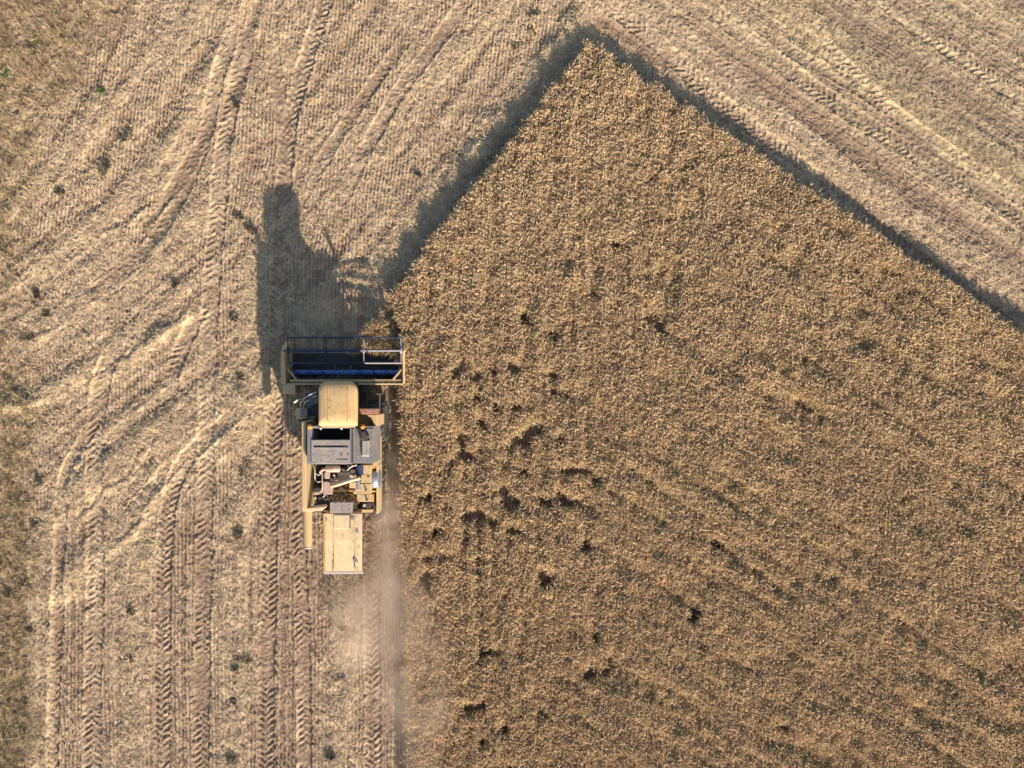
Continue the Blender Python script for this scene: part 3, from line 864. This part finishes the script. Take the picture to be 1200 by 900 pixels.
# ---- grain tank
tank = Bm()
zt = 3.3; zh = 3.0
X0, X1 = P(360, 0, zt).x, P(438.5, 0, zh).x; Y0, Y1 = P(0, 544, zt).y, P(0, 500, zt).y
XD = P(412.9, 0, zt).x
for (a, b, c, d, e) in ((X0, X0 + .17, Y0, Y1, zt), (X1 - .10, X1, Y0, Y1, zh), (X0 + .17, XD, Y1 - .06, Y1, zt), (X0 + .17, XD, Y0, Y0 + .06, zt), (XD, X1 - .10, Y1 - .06, Y1, zh), (XD, X1 - .10, Y0, Y0 + .06, zh)):
    tank.box(a, b, c, d, 1.75, e)
tk = tank.done('grain_tank', M_steel, comb, .012)
Bm().box(X0 + .172, X1 - .102, Y0 + .062, Y1 - .062, 1.74, 2.05).done('tank_floor', M_grain, tk)
Bm().pbox(410, 415.8, 502, 543, 2.0, zt + .02).done('tank_divider', M_steel, tk, .01)
Bm().pbox(412.6, 413.6, 502, 543, zt + .02, zt + .05).done('divider_rail', M_dark, tk, .004)
cv = Bm().pbox(364.8, 409.8, 515.5, 543.5, zt - .02, zt + .05).done('tank_cover', M_steel2, tk, .012)
Bm().pbox(368, 407.5, 522.6, 523.9, zt + .05, zt + .056).done('cover_slot', M_dark, cv)
Bm().pbox(368, 408, 524.2, 526.2, zt + .05, zt + .085).done('cover_rib', M_steel2, cv, .008)
Bm().pbox(394, 407.5, 537.8, 538.8, zt + .05, zt + .056).done('cover_seam', M_dark, cv)
for xx in (400.5, 408): Bm().tube([Z(xx, 533, zt + .05), Z(xx, 533, zt + .075)], .025, 8).done('cover_bolt', M_dark, cv)
hb = Bm().pbox(416.4, 437.8, 502, 543, zh - .3, zh + .02).done('tank_hood', M_steel, tk, .015)
ht = Bm().pbox(424.2, 432.6, 516, 533.5, zh + .02, zh + .16).done('inspection_hatch', M_steel2, hb, .02)
Bm().pbox(423.8, 433, 533.5, 535, zh + .02, zh + .12).done('hatch_lip', M_white, hb, .006)
Bm().prism([Z(422, 516, 3.03)[:2], Z(424, 504, 3.03)[:2], Z(428, 503.5, 3.03)[:2], Z(433, 510, 3.03)[:2], Z(432, 515.5, 3.03)[:2]], zh + .02, zh + .22, .05).done('hatch_shadow_block', M_dark, hb, .02)  # dark block standing in for the shadow cast by the hatch
Bm().pbox(364, 413, 499.2, 501.2, 2.6, zt + .09).done('front_rail', M_steel, tk, .01)
for xx in (376, 400.2): Bm().tube([Z(xx, 502.4, zt), Z(xx, 502.4, zt + .12)], .045, 10).done('work_lamp', M_white, tk, .006)
for xx, zb in ((363, zt), (425, zh)):
    bc = Bm().tube([Z(xx, 500, zb), Z(xx, 500, zb + .08), Z(xx, 500, zb + .22), Z(xx, 500, zb + .27)], [.10, .085, .085, .03], 14).done('beacon', M_amber, comb)
    Bm().tube([Z(xx, 500, zb - .10), Z(xx, 500, zb)], .10, 12).done('beacon_base', M_dark, bc)

# ---- cab
zr = 3.62
xc0, xc1 = P(372.3, 0, zr).x, P(418.3, 0, zr).x
yc0, yc1 = P(0, 499.5, zr).y, P(0, 448.3, zr).y
cab = Bm()
cx0, cx1 = xc0 + .20, xc1 - .36
cab.box(cx0, cx1, yc0 + .10, yc1 - .38, 1.60, 2.05)
cabo = cab.done('cab', M_yel, comb, .02)
gl = Bm()
gl.prism([(cx0 + .02, yc0 + .12), (cx1 - .02, yc0 + .12), (cx1 - .02, yc1 - .42), (cx1 - .25, yc1 - .22), (cx0 + .25, yc1 - .22), (cx0 + .02, yc1 - .42)], 2.06, 3.40).done('window_glass', M_glass, cabo)
for (px_, py_) in ((cx0, yc0 + .10), (cx1 - .06, yc0 + .10), (cx0, yc1 - .46), (cx1 - .06, yc1 - .46)):
    Bm().box(px_, px_ + .06, py_, py_ + .06, 2.05, 3.40).done('pillar', M_dark, cabo, .01)
# roof: rounded front corners, slightly crowned, sloped rear
def rrect(x0, x1, y0, y1, rf, rb, n=8, bow=0.06):
    pts = []
    for (cx, cy, a0, r) in ((x1 - rf, y1 - rf, 0, rf), (x0 + rf, y1 - rf, 90, rf), (x0 + rb, y0 + rb, 180, rb), (x1 - rb, y0 + rb, 270, rb)):
        for i in range(n + 1):
            t = math.radians(a0 + 90 * i / n); x = cx + r * math.cos(t); y = cy + r * math.sin(t)
            if y > y1 - rf - .3: y += bow * (1 - ((x - (x0 + x1) / 2) / ((x1 - x0) / 2)) ** 2)
            pts.append((x, y))
    return pts
rb_ = bmesh.new()
rings = []
for (ins, z) in ((.05, 3.40), (.0, 3.44), (.0, 3.52), (.03, 3.58), (.12, 3.63), (.30, 3.66), (.55, 3.675)):
    o_ = rrect(xc0 + ins, xc1 - ins, yc0 + ins * .4 + max(0, z - 3.52) * 1.4, yc1 - ins, max(.06, .30 - ins * .3), .07)
    rings.append([rb_.verts.new((x, y, z)) for x, y in o_])
for i in range(len(rings) - 1):
    n = len(rings[i])
    for k in range(n):
        f = rb_.faces.new([rings[i][k], rings[i][(k + 1) % n], rings[i + 1][(k + 1) % n], rings[i + 1][k]]); f.smooth = True
f = rb_.faces.new(rings[-1]); rb_.faces.new(rings[0][::-1])
q = Bm(); q.b.free(); q.b = rb_
roof = q.done('roof', M_roof, cabo)
Bm().box(xc0 + .10, xc1 - .10, yc0 - .05, yc0 + .015, 3.38, 3.50).done('roof_lip', M_yel, cabo, .012)

# ---- access platform, ladder, rails and mirror on the left
pf = Bm().pbox(350, 372, 478, 494, 1.55, 1.75).done('platform', M_dark, comb, .01)
Bm().pbox(346.5, 356, 478.5, 491, 1.55, 2.2).done('platform_box', M_yel, pf, .015)
Bm().pbox(351.8, 360, 479.5, 489.5, 2.15, 2.24).done('platform_plate', M_steel, pf, .01)
Bm().tube([Z(362, 491, 1.75), Z(370, 490, 1.80)], .10, 12).done('green_canister', M_green, pf)
Bm().tube([Z(352.5, 478, 1.9), Z(352, 472, 2.6), Z(357, 466.5, 2.85), Z(364, 462, 2.9), Z(371, 459.5, 2.9)], .022, 8).done('handrail', M_white, comb)
Bm().tube([Z(356, 478, 1.8), Z(357, 472, 2.3), Z(363, 468, 2.5), Z(371, 464, 2.5)], .022, 8).done('handrail', M_white, comb)
ld = Bm()
for i in range(5): ld.obox(Z(357 + i * .6, 476 - 3.0 * i, 1.6 - .25 * i), Z(371, 471.5 - 3.0 * i, 1.6 - .25 * i), .13, .04)
ld.obox(Z(357, 477, 1.66), Z(359.5, 462, .45), .05, .09); ld.obox(Z(371, 472.5, 1.66), Z(371, 458, .45), .05, .09)
ld.done('ladder', M_steel, comb)
mi = Bm().tube([Z(371, 466, 2.7), Z(360, 468, 2.75), Z(349, 470, 2.75)], .02, 8).done('mirror_arm', M_dark, comb)
Bm().obox(Z(345.6, 471.8, 2.62), Z(350.5, 468.2, 2.62), .06, .38).done('mirror', M_white, mi, .015)

mr = Bm().tube([(-4.97, -1.05, 2.60), (-4.95, -.40, 2.62), (-4.95, -.35, 3.10)], .028, 8).done('mirror_arm', M_dark, comb)
Bm().tube([(-4.95, -.35, 1.75), (-4.95, -.35, 3.12)], .03, 8).done('mirror_post', M_dark, mr)
Bm().box(-5.03, -4.87, -.40, -.34, 2.62, 2.98).done('mirror', M_dark, mr, .015)
# ---- feeder house
fy0, fy1 = P(0, 478, 1.5).y, P(0, 448, 1.0).y
Bm().yprism([(fy0, .75), (fy0, 1.75), (fy1, 1.05), (fy1, .25)], P(388, 0, 1.4).x, P(417, 0, 1.4).x).done('feeder_house', M_dark, comb, .02)

# ---- header
hd = Bm()
hxL, hxR = P(335, 0, .95).x, P(472.6, 0, .95).x
yb = P(0, 449.5, .95).y; ycut = P(0, 414, .15).y
hd.yprism([(ycut, .10), (ycut, .13), (yb + .30, .17), (yb + .10, .40), (yb + .03, .93), (yb - .02, .93), (yb - .02, .12)], hxL + .02, hxR - .02)
hdo = hd.done('header', M_dark, comb)
Bm().box(hxL, hxR, yb - .05, yb + .02, .90, .99).done('back_beam', M_yel, hdo, .012)
Bm().box(hxL + .15, hxR - .1, yb + .05, yb + .17, .86, .94).done('front_beam', M_yel, hdo, .012)
xl0, xl1 = P(329.2, 0, 1.0).x, P(335, 0, 1.0).x
yl0, yl1 = P(0, 450, 1.0).y, P(0, 405, 1.0).y
Bm().yprism([(yl0, .1), (yl0, 1.04), (yl1 - .35, 1.04), (yl1, .85), (yl1 + .18, .35), (yl1 + .18, .1)], xl0, xl1).done('end_shield', M_yel, hdo, .025)
Bm().pbox(331, 346, 450, 461.5, .35, 1.0).done('drive_box', M_yel, hdo, .03)
xr0, xr1 = P(471.4, 0, .95).x, P(474, 0, .95).x
Bm().yprism([(yl0 + .03, .1), (yl0 + .03, .96), (yl1 - .2, .96), (yl1 + .15, .70), (yl1 + .65, .22), (yl1 + .65, .1)], xr0, xr1).done('end_shield', M_yel, hdo, .012)
for (x0, y0_, x1, y1_) in ((336.5, 432, 347.5, 445), (471, 432.5, 460.5, 445)):
    Bm().obox(Z(x0, y0_, .95), Z(x1, y1_, .95), .065, .05).done('corner_brace', M_yel, hdo, .006)
# cutter bar with guards
kn = Bm().box(hxL, hxR, ycut, ycut + .05, .10, .15)
for i in range(58):
    xx = hxL + .05 + i * (hxR - hxL - .1) / 57
    kn.prism([(xx - .02, ycut + .05), (xx + .02, ycut + .05), (xx, ycut + .17)], .10, .14)
kn.done('cutter_bar', M_steel, hdo)
# cross auger with flights
ya = P(0, 436.3, .55).y; za = .50; r0 = .10
ax0, ax1 = P(343, 0, .55).x, P(467, 0, .55).x
au = Bm().tube([(ax0, ya, za), (ax1, ya, za)], r0, 24).done('auger', M_blue, hdo)
N_ = 520; mid = (ax0 + ax1) / 2
for i in range(N_ + 1):
    if i == 0: fl = Bm(); prev = None; half = -1
    u = i / N_; x = ax0 + u * (ax1 - ax0); d = (x - mid)
    if abs(d) < .45:
        if half < 0: fl.done('auger_flight', M_navy, hdo); fl = Bm(); half = 1
        prev = None; continue
    th = (abs(d) / .52) * 2 * math.pi * (1 if d > 0 else 1)
    if d < 0: th = -th
    p0 = fl.b.verts.new((x, ya + r0 * math.cos(th), za + r0 * math.sin(th))); p1 = fl.b.verts.new((x, ya + .23 * math.cos(th), za + .23 * math.sin(th)))
    p2 = fl.b.verts.new((x + .008, ya + .23 * math.cos(th), za + .23 * math.sin(th))); p3 = fl.b.verts.new((x + .008, ya + r0 * math.cos(th), za + r0 * math.sin(th)))
    if prev:
        fl.b.faces.new([prev[0], prev[1], p1, p0]); fl.b.faces.new([prev[1], prev[2], p2, p1]); fl.b.faces.new([prev[2], prev[3], p3, p2])
    prev = (p0, p1, p2, p3)
fl.done('auger_flight', M_navy, hdo)
for i in range(16):
    x = mid - .42 + (i % 8) * .12; th = i * 2.4
    Bm().tube([(x, ya, za), (x, ya + .30 * math.cos(th), za + .30 * math.sin(th))], .012, 6).done('auger_finger', M_steel, hdo)
# reel
zc = 1.22; RR = .50; yr = P(0, 410.5, zc).y
rx0, rx1 = P(337, 0, zc).x, P(470.5, 0, zc).x
xm = P(426.3, 0, zc).x
Bm().tube([(rx0, yr, zc), (rx1, yr, zc)], .055, 14).done('reel_shaft', M_navy, hdo)
angs = [math.radians(4 + 90 * k) for k in range(4)]
for k, a in enumerate(angs):
    y_, z_ = yr + RR * math.cos(a), zc + RR * math.sin(a)
    b1 = Bm().tube([(rx0 - .02, y_, z_), (xm, y_, z_)], .032, 10)
    b1.obox((rx0, y_, z_ - .03), (xm, y_, z_ - .03), .02, .09)
    bo = b1.done('reel_bat', M_navy, hdo)
    b2 = Bm().tube([(xm, y_, z_), (rx1 + .02, y_, z_)], .034, 10)
    b2.obox((xm, y_, z_ - .03), (rx1, y_, z_ - .03), .022, .09)
    b2.done('bat_right_end', M_litbar if k in (1, 2) else M_navy, bo)  # right end split off so two bats carry the painted sunlight
    tn = Bm()
    for i in range(36):
        x = rx0 + .06 + i * (rx1 - rx0 - .12) / 35
        tn.tube([(x, y_, z_), (x, y_ - .03, z_ - .14), (x, y_ - .06, z_ - .25)], .007, 5)
    tn.done('bat_tines', M_dark, bo)
for px_, mm in ((337.5, M_navy), (381.7, M_navy), (426.3, M_litbar), (470, M_litbar)):
    x = P(px_, 0, zc).x; sp = Bm()
    for a in angs:
        sp.obox((x, yr, zc), (x, yr + RR * math.cos(a), zc + RR * math.sin(a)), .035, .04)
    sp.lathe_x([(-.03, .10), (-.03, .12), (.03, .12), (.03, .10)], x, yr, zc, 16)
    sp.done('reel_spider', mm, hdo)
for px_ in (333.5, 473.2):
    x = P(px_, 0, 1.1).x
    Bm().obox((x, yb + .02, 1.0), (x, yr - .02, zc), .06, .09).done('reel_arm', M_yel, hdo, .01)

# ---- wheels
def wheel(cx, cy, r, w_, lugs, name='wheel'):
    """tyre with bar lugs; cx is the centre plane"""
    t = Bm(); h = w_ / 2
    t.lathe_x([(-h * .86, r * .56), (-h, r * .70), (-h * .98, r * .84), (-h * .80, r * .925), (-h * .3, r * .95), (h * .3, r * .95), (h * .80, r * .925), (h * .98, r * .84), (h, r * .70), (h * .86, r * .56)], cx, cy, r, 56)
    for k in range(lugs):
        for sgn in (-1, 1):
            a0 = 2 * math.pi * (k + (0 if sgn < 0 else .5)) / lugs
            pts = []
            for (fx, da) in ((.04, .16), (.5, .05), (1.0, -.09)):
                a = a0 + da; rr = r * (.955 if fx < .9 else .90)
                pts.append((cx + sgn * h * fx, cy + rr * math.cos(a), r + rr * math.sin(a), a))
            for i in range(2):
                p, q_ = pts[i], pts[i + 1]
                vs = []
                for (x, y, z, a) in (p, q_):
                    tx = Vector((0, -math.sin(a), math.cos(a))) * .035; nn = Vector((0, math.cos(a), math.sin(a))); b = Vector((x, y, z))
                    vs.append([t.b.verts.new(b - tx), t.b.verts.new(b + tx), t.b.verts.new(b + tx * .7 + nn * r * .052), t.b.verts.new(b - tx * .7 + nn * r * .052)])
                t.b.faces.new(vs[0]); t.b.faces.new(vs[1][::-1])
                for j in range(4): t.b.faces.new([vs[0][j], vs[0][(j + 1) % 4], vs[1][(j + 1) % 4], vs[1][j]])
    wo = t.done(name, M_rub, comb)
    Bm().lathe_x([(-h * .55, r * .2), (-h * .6, r * .55), (-h * .82, r * .575), (h * .82, r * .575), (h * .6, r * .55), (h * .5, r * .25), (h * .62, r * .22), (h * .62, r * .02)], cx, cy, r, 36).done('rim', M_gold, wo)
    for k in range(8):
        a = 2 * math.pi * k / 8
        Bm().tube([(cx + h * .5, cy + r * .34 * math.cos(a), r + r * .34 * math.sin(a)), (cx + h * .58, cy + r * .34 * math.cos(a), r + r * .34 * math.sin(a))], .022, 6).done('wheel_nut', M_steel, wo)
    return wo
yfw = P(0, 494, .85).y
wheel(-5.32, yfw, .86, .62, 18); wheel(-7.62, yfw, .86, .62, 18)
yrw = P(0, 592, .55).y
wheel(-5.38, yrw, .56, .40, 16); wheel(-7.36, yrw, .56, .40, 16)
Bm().tube([(-7.6, yfw, .85), (-5.4, yfw, .85)], .11, 12).done('front_axle', M_dark, comb)
Bm().tube([(-7.3, yrw, .56), (-5.4, yrw, .56)], .09, 12).done('rear_axle', M_dark, comb)

# ---- engine bay behind the tank
zd = 1.95
eng = Bm().pbox(377, 411, 548, 566, 1.7, 2.35).done('engine_block', M_dark, comb, .03)
mf = Bm().tube([Z(381, 549.5, 2.62), Z(382.5, 549.5, 2.62), Z(397.5, 549.5, 2.62), Z(399, 549.5, 2.62)], [.06, .125, .125, .06], 18).done('muffler', M_pink, eng)
Bm().tube([Z(399, 549.5, 2.62), Z(402, 550, 2.6), Z(404, 552, 2.5)], .05, 10).done('exhaust_stub', M_dark, eng)
Bm().tube([Z(381, 549.5, 2.62), Z(377.5, 551, 2.6), Z(375, 553.5, 2.5)], .05, 10).done('exhaust_pipe', M_pink, eng)
Bm().tube([Z(388.5, 569, 2.45), Z(393, 568.5, 2.6), Z(410, 563, 2.62), Z(422, 560, 2.5)], .075, 14).done('air_duct', M_brass, eng)
Bm().pbox(396, 409, 553.5, 557.5, 2.3, 2.5).done('rocker_cover', M_brass, eng, .02)
Bm().pbox(380, 386.5, 553, 561, 2.3, 2.48).done('filter_housing', M_pink, eng, .03)
Bm().tube([Z(391, 556, 2.55), Z(393, 560, 2.5), Z(397, 563, 2.45)], .035, 8).done('coolant_hose', M_pink, eng)
Bm().pbox(387, 396, 561, 563.5, 2.3, 2.46).done('injector_rail', M_brass, eng, .015)
Bm().pbox(378.5, 389, 564.5, 579.5, 1.9, 2.42).done('oil_tank', M_pink, eng, .02)
Bm().pbox(409.5, 416, 551, 554.8, 2.1, 2.44).done('fuel_filter', M_brass, eng, .02)
Bm().pbox(409.5, 416, 556, 559.8, 2.1, 2.44).done('fuel_filter', M_brass, eng, .02)
Bm().pbox(409, 416, 565, 572, 2.0, 2.40).done('pump_box', M_yel, eng, .02)
Bm().tube([Z(420, 563, 2.2), Z(420, 573, 2.2)], .10, 16).done('starter_motor', M_chrome, eng)
Bm().tube([Z(421, 545, 2.3), Z(421, 556, 2.3)], .16, 16).done('air_cleaner', M_navy, eng)
def hose(pts, z, r=.026): Bm().tube([Z(x, y, z + dz) for x, y, dz in pts], r, 8).done('hydraulic_hose', M_white, comb)
hose([(367, 545, 0), (369, 550, .05), (369, 558, .05), (369.5, 563, 0), (372, 565, 0), (377, 564, 0)], 2.45)
hose([(377.3, 554, 0), (377.6, 562, .05), (377.8, 573, .05), (377, 577, 0), (375, 580, -.1)], 2.5, .02)
hose([(369, 554, .05), (373, 557, .08), (377, 554.5, .05)], 2.45, .02)
hose([(406, 552, 0), (410, 548, .1), (414, 546, .1), (418, 545, 0)], 2.5)
hose([(407, 546, 0), (411, 547.5, .1), (413, 545, .1)], 2.5, .02)
hose([(377, 584, -.1), (381, 580, 0), (384, 581, 0), (384, 585, 0), (380, 586, -.05)], 2.2, .025)
Bm().pbox(367, 376, 572, 580, 1.7, 2.15).done('valve_block', M_pink, comb, .03)
for xx in (369.5, 374.5): Bm().tube([Z(xx, 583.8, 1.7), Z(xx, 583.8, 2.05)], .055, 12).done('filler_cap', M_white, comb)
for yy in (583, 586, 588.5): Bm().pbox(360.5, 363, yy - .8, yy + .8, 1.7, 2.0).done('fuse_block', M_white, comb)
# yellow deck plates on the right of the engine bay, belt drum and brackets
dko = Bm().pbox(422, 434.5, 545, 556, 1.9, 2.32).done('side_deck', M_yel, comb, .015)
for q_ in ((423, 434.5, 556.4, 566, 1.9, 2.3), (414, 434.5, 567, 579, 1.9, 2.26), (418, 434.5, 579.4, 588, 1.9, 2.2)): Bm().pbox(*q_).done('deck_plate', M_yel, dko, .015)
Bm().prism([Z(405, 588, 1.9)[:2], Z(414, 575, 1.9)[:2], Z(421, 588, 1.9)[:2], Z(414, 600, 1.9)[:2]], 1.75, 1.95).done('deck_gusset', M_gold, dko, .01)
Bm().pbox(424.5, 434, 590, 595, 1.9, 2.1).done('deck_recess', M_dark, dko, .01)
Bm().tube([Z(427, 592.5, 2.1), Z(427, 592.5, 2.16)], .06, 10).done('deck_cap', M_white, dko)
for xx, yy in ((415.5, 574.5), (429, 574.5), (431.5, 558.5), (430, 586)): Bm().tube([Z(xx, yy, 2.18), Z(xx, yy, 2.335)], .035, 8).done('deck_bolt', M_dark, dko)
Bm().pbox(417, 436, 597, 600.5, 1.6, 1.95).done('rear_bracket', M_yel, dko, .01)
drm = Bm().lathe_x([(-.15, .08), (-.15, .36), (-.13, .40), (.13, .40), (.15, .36), (.15, .08)], P(439, 0, 2.0).x, P(0, 562, 1.95).y, 1.75, 40)
drm.done('belt_drum', M_chrome, comb)
for q_ in ((435.5, 442.6, 545.5, 549, 1.6, 2.0), (435.5, 442.6, 574.5, 577, 1.6, 2.0), (435.2, 438, 579, 588, 1.4, 2.0)): Bm().pbox(*q_).done('drum_guard', M_gold, comb, .01)
Bm().pbox(389, 413, 574, 576.5, 1.7, 2.12).done('cross_member', M_gold, comb, .01)
Bm().pbox(389, 409, 565.5, 573.5, 1.7, 1.80).done('belly_pan', M_gold, comb, .005)
Bm().pbox(388, 410, 577.5, 586.5, 1.7, 1.82).done('fan_shroud', M_gold, comb, .01)
Bm().pbox(386.5, 412.8, 588.5, 601.2, 1.75, 2.42).done('rear_cover', M_steel2, comb, .015)

# ---- straw hood
zs = 2.42
hx0, hx1 = P(380, 0, zs).x, P(424.5, 0, zs).x; hy0, hy1 = P(0, 671, zs).y, P(0, 601.5, zs).y
sh = Bm().yprism([(hy1, .95), (hy1, zs), (hy1 - 1.0, zs + .015), (hy0, zs - .06), (hy0 - .02, zs - .35), (hy0 + .35, 1.15), (hy0 + .9, .9)], hx0, hx1)
for vv in sh.b.verts:
    if vv.co.z < 2.1: vv.co.x += .34 if vv.co.x < (hx0 + hx1) / 2 else -.34
sh = sh.done('straw_hood', M_hood, comb, .03)
for xx in (391, 416): Bm().pbox(xx, xx + .9, 604, 669, zs - .06, zs + .017).done('hood_seam', M_yel, sh, .004)
pn = Bm().pbox(391.2, 409.6, 603.8, 619.5, zs - .02, zs + .035).done('hood_hatch', M_hood, sh, .01)
Bm().pbox(409.8, 410.6, 603.8, 619.5, zs - .02, zs + .04).done('hatch_hinge', M_dark, sh)
Bm().box(hx0 - .02, hx1 + .02, hy0 - .06, hy0 + .01, zs - .16, zs - .05).done('hood_lip', M_white, sh, .01)
Bm().box(hx0 - .03, hx0 + .05, hy0, hy1, zs - .03, zs + .03).done('hood_edge', M_gold, sh, .01)
for xx, yy, rr in ((413, 606.5, .075), (418.5, 622, .07), (416.5, 657, .07), (382.5, 609, .05)):
    g = Vector(Z(xx, yy, zs)); R_ = random.Random(int(xx))
    pts = [(g.x + rr * (0.7 + .6 * R_.random()) * math.cos(2 * math.pi * i / 9), g.y + rr * 1.1 * (0.7 + .6 * R_.random()) * math.sin(2 * math.pi * i / 9)) for i in range(9)]
    Bm().prism(pts, zs - .05, zs + .021).done('bare_metal_patch', M_steel, sh)
for yy in range(606, 670, 9):
    for xx in (390, 419.5): Bm().tube([Z(xx, yy, zs - .05), Z(xx, yy, zs + .025)], .014, 6).done('rivet', M_gold, sh)

# ---- chaff caught on the machine
def chaff():
    t = T(); R_ = random.Random(77)
    spots = [(380, 424, 602, 671, zs + .03, 80), (365, 410, 516, 543, zt + .06, 50), (417, 437, 503, 543, zh + .03, 36), (376, 414, 455, 496, 3.685, 26),
             (361, 378, 548, 594, 2.0, 60), (378, 412, 546, 588, 2.5, 70), (413, 436, 546, 598, 2.33, 60), (388, 412, 589, 601, 2.43, 20), (336, 471, 445, 450, 1.0, 60)]
    for (a, b_, c, d, z, n) in spots:
        for i in range(n):
            p = np.array(Z(R_.uniform(a, b_), c + (d - c) * R_.random() ** .7, z + R_.uniform(0, .012))); th = R_.uniform(0, 6.28); L_ = R_.uniform(.03, .12)
            e = np.array([math.cos(th), math.sin(th), R_.uniform(-.05, .1)]) * L_; g = R_.uniform(.7, 1.1)
            t.strip([p, p + e], [R_.uniform(.008, .022), .006], (-math.sin(th), math.cos(th), 0), (.46 * g, .35 * g, .22 * g), .4)
    v, q, c = t.get()
    o = mesh_np('chaff', v, q, vcol_mat('chaff_flakes', rough=.8), c)
    o.parent = comb; o.matrix_parent_inverse = Matrix.Translation(-CBASE); o['kind'] = 'stuff'
chaff()
# faint pressed roof seams
for xx in (384, 407): Bm().pbox(xx, xx + .8, 456, 494, 3.60, 3.678).done('roof_rib', M_roof, cabo, .008)

# ---- unloading auger folded back along the left side
ua = Bm().tube([Z(360.3, 597, 2.75), Z(360.8, 641, 2.75)], .165, 24).done('unloading_auger', M_roof, comb)
Bm().prism([Z(354, 596, 2.9)[:2], Z(378, 593.5, 2.9)[:2], Z(380, 595, 2.9)[:2], Z(377, 598, 2.9)[:2], Z(366, 599.5, 2.9)[:2], Z(354, 599, 2.9)[:2]], 2.4, 2.92).done('auger_bracket', M_hood, ua, .02)
Bm().tube([Z(360.8, 641, 2.75), Z(360.8, 642.5, 2.75)], .175, 24).done('auger_collar', M_white, ua)
Bm().pbox(353.6, 356.2, 625, 631, 2.6, 2.78).done('auger_latch', M_steel, ua, .01)
Bm().tube([Z(366, 597, 2.3), Z(378, 598, 2.3), Z(386, 600, 2.2)], .04, 8).done('rear_rail', M_yel, comb)


# ------------------------------------------------------------------ dust thrown up by the machine
def dust(px, py, hx, hy, hz, dens, scale, seed, yaw=0.0):
    m = bpy.data.materials.new('dust_air'); m.use_nodes = True; nt = m.node_tree; N, L = nt.nodes, nt.links
    N.remove(N['Principled BSDF'])
    v = N.new('ShaderNodeVolumePrincipled'); v.inputs['Color'].default_value = (0.90, 0.76, 0.62, 1); v.inputs['Anisotropy'].default_value = 0.1
    L.new(v.outputs[0], N['Material Output'].inputs['Volume'])
    tc = N.new('ShaderNodeTexCoord')
    mp = N.new('ShaderNodeMapping'); mp.inputs['Scale'].default_value = (1 / hx, 1 / hy, 1 / hz)
    L.new(tc.outputs['Object'], mp.inputs['Vector'])
    ln = N.new('ShaderNodeVectorMath'); ln.operation = 'LENGTH'; L.new(mp.outputs[0], ln.inputs[0])
    f = N.new('ShaderNodeMapRange'); f.interpolation_type = 'SMOOTHSTEP'
    f.inputs['From Min'].default_value = 1.0; f.inputs['From Max'].default_value = 0.15; f.inputs['To Min'].default_value = 0; f.inputs['To Max'].default_value = 1
    L.new(ln.outputs['Value'], f.inputs['Value'])
    n = N.new('ShaderNodeTexNoise'); n.noise_dimensions = '4D'; n.inputs['W'].default_value = seed; n.inputs['Scale'].default_value = scale; n.inputs['Detail'].default_value = 3
    L.new(tc.outputs['Object'], n.inputs['Vector'])
    r = N.new('ShaderNodeMapRange'); r.inputs['From Min'].default_value = 0.35; r.inputs['From Max'].default_value = 0.70; r.inputs['To Max'].default_value = dens * 2
    L.new(n.outputs['Fac'], r.inputs['Value'])
    mu = N.new('ShaderNodeMath'); mu.operation = 'MULTIPLY'; L.new(f.outputs[0], mu.inputs[0]); L.new(r.outputs[0], mu.inputs[1])
    L.new(mu.outputs[0], v.inputs['Density'])
    b = bmesh.new(); bmesh.ops.create_icosphere(b, subdivisions=3, radius=1.03)
    for vv in b.verts: vv.co = Vector((vv.co.x * hx, vv.co.y * hy, vv.co.z * hz))
    me = bpy.data.meshes.new('dust'); b.to_mesh(me); b.free(); me.materials.append(m)
    o = bpy.data.objects.new('dust', me); COL.objects.link(o)
    p = P(px, py, 0.6); o.location = (p.x, p.y, 0.75); o.rotation_euler.z = yaw
    o['kind'] = 'stuff'


dust(459, 640, 1.05, 4.9, 1.4, 0.44, 0.9, 1.0)
dust(486, 785, 2.0, 5.5, 1.8, 0.26, 0.7, 2.0, 0.06)
dust(425, 730, 1.8, 3.8, 1.4, 0.30, 0.7, 3.0)
dust(385, 372, 2.0, 1.6, 1.2, 0.10, 0.8, 4.0)
S.cycles.volume_bounces = 1; S.cycles.volume_step_rate = 2.0; S.cycles.volume_max_steps = 48

# ------------------------------------------------------------------ light, sky, camera
EL = math.radians(22.3)
az = Vector((0.378, -0.926))
sun_dir = Vector((az.x * math.cos(EL), az.y * math.cos(EL), math.sin(EL)))
sl = bpy.data.lights.new('sun', 'SUN'); sl.energy = 4.6; sl.angle = math.radians(0.6); sl.color = (1.0, 0.855, 0.68)
so = bpy.data.objects.new('sun', sl); COL.objects.link(so)
so.rotation_euler = sun_dir.to_track_quat('Z', 'Y').to_euler()
w = bpy.data.worlds.new('World'); S.world = w; w.use_nodes = True
nt = w.node_tree
sky = nt.nodes.new('ShaderNodeTexSky'); sky.sky_type = 'NISHITA'; sky.sun_disc = False
sky.dust_density = 1.0; sky.sun_elevation = EL; sky.sun_rotation = math.atan2(az.x, az.y)
nt.links.new(sky.outputs[0], nt.nodes['Background'].inputs['Color'])
nt.nodes['Background'].inputs['Strength'].default_value = 0.096

cd = bpy.data.cameras.new('camera'); co = bpy.data.objects.new('camera', cd); COL.objects.link(co)
co.location = (0, 0, H); cd.sensor_fit = 'HORIZONTAL'; cd.angle_x = 2 * math.atan(600 / K / H)
cd.clip_end = 6000; cd.clip_start = 0.1
S.camera = co
S.view_settings.view_transform = 'Standard'; S.view_settings.look = 'None'
S.view_settings.exposure = 1.10; S.view_settings.gamma = 1
S.cycles.max_bounces = 6; S.cycles.diffuse_bounces = 3; S.cycles.transparent_max_bounces = 6
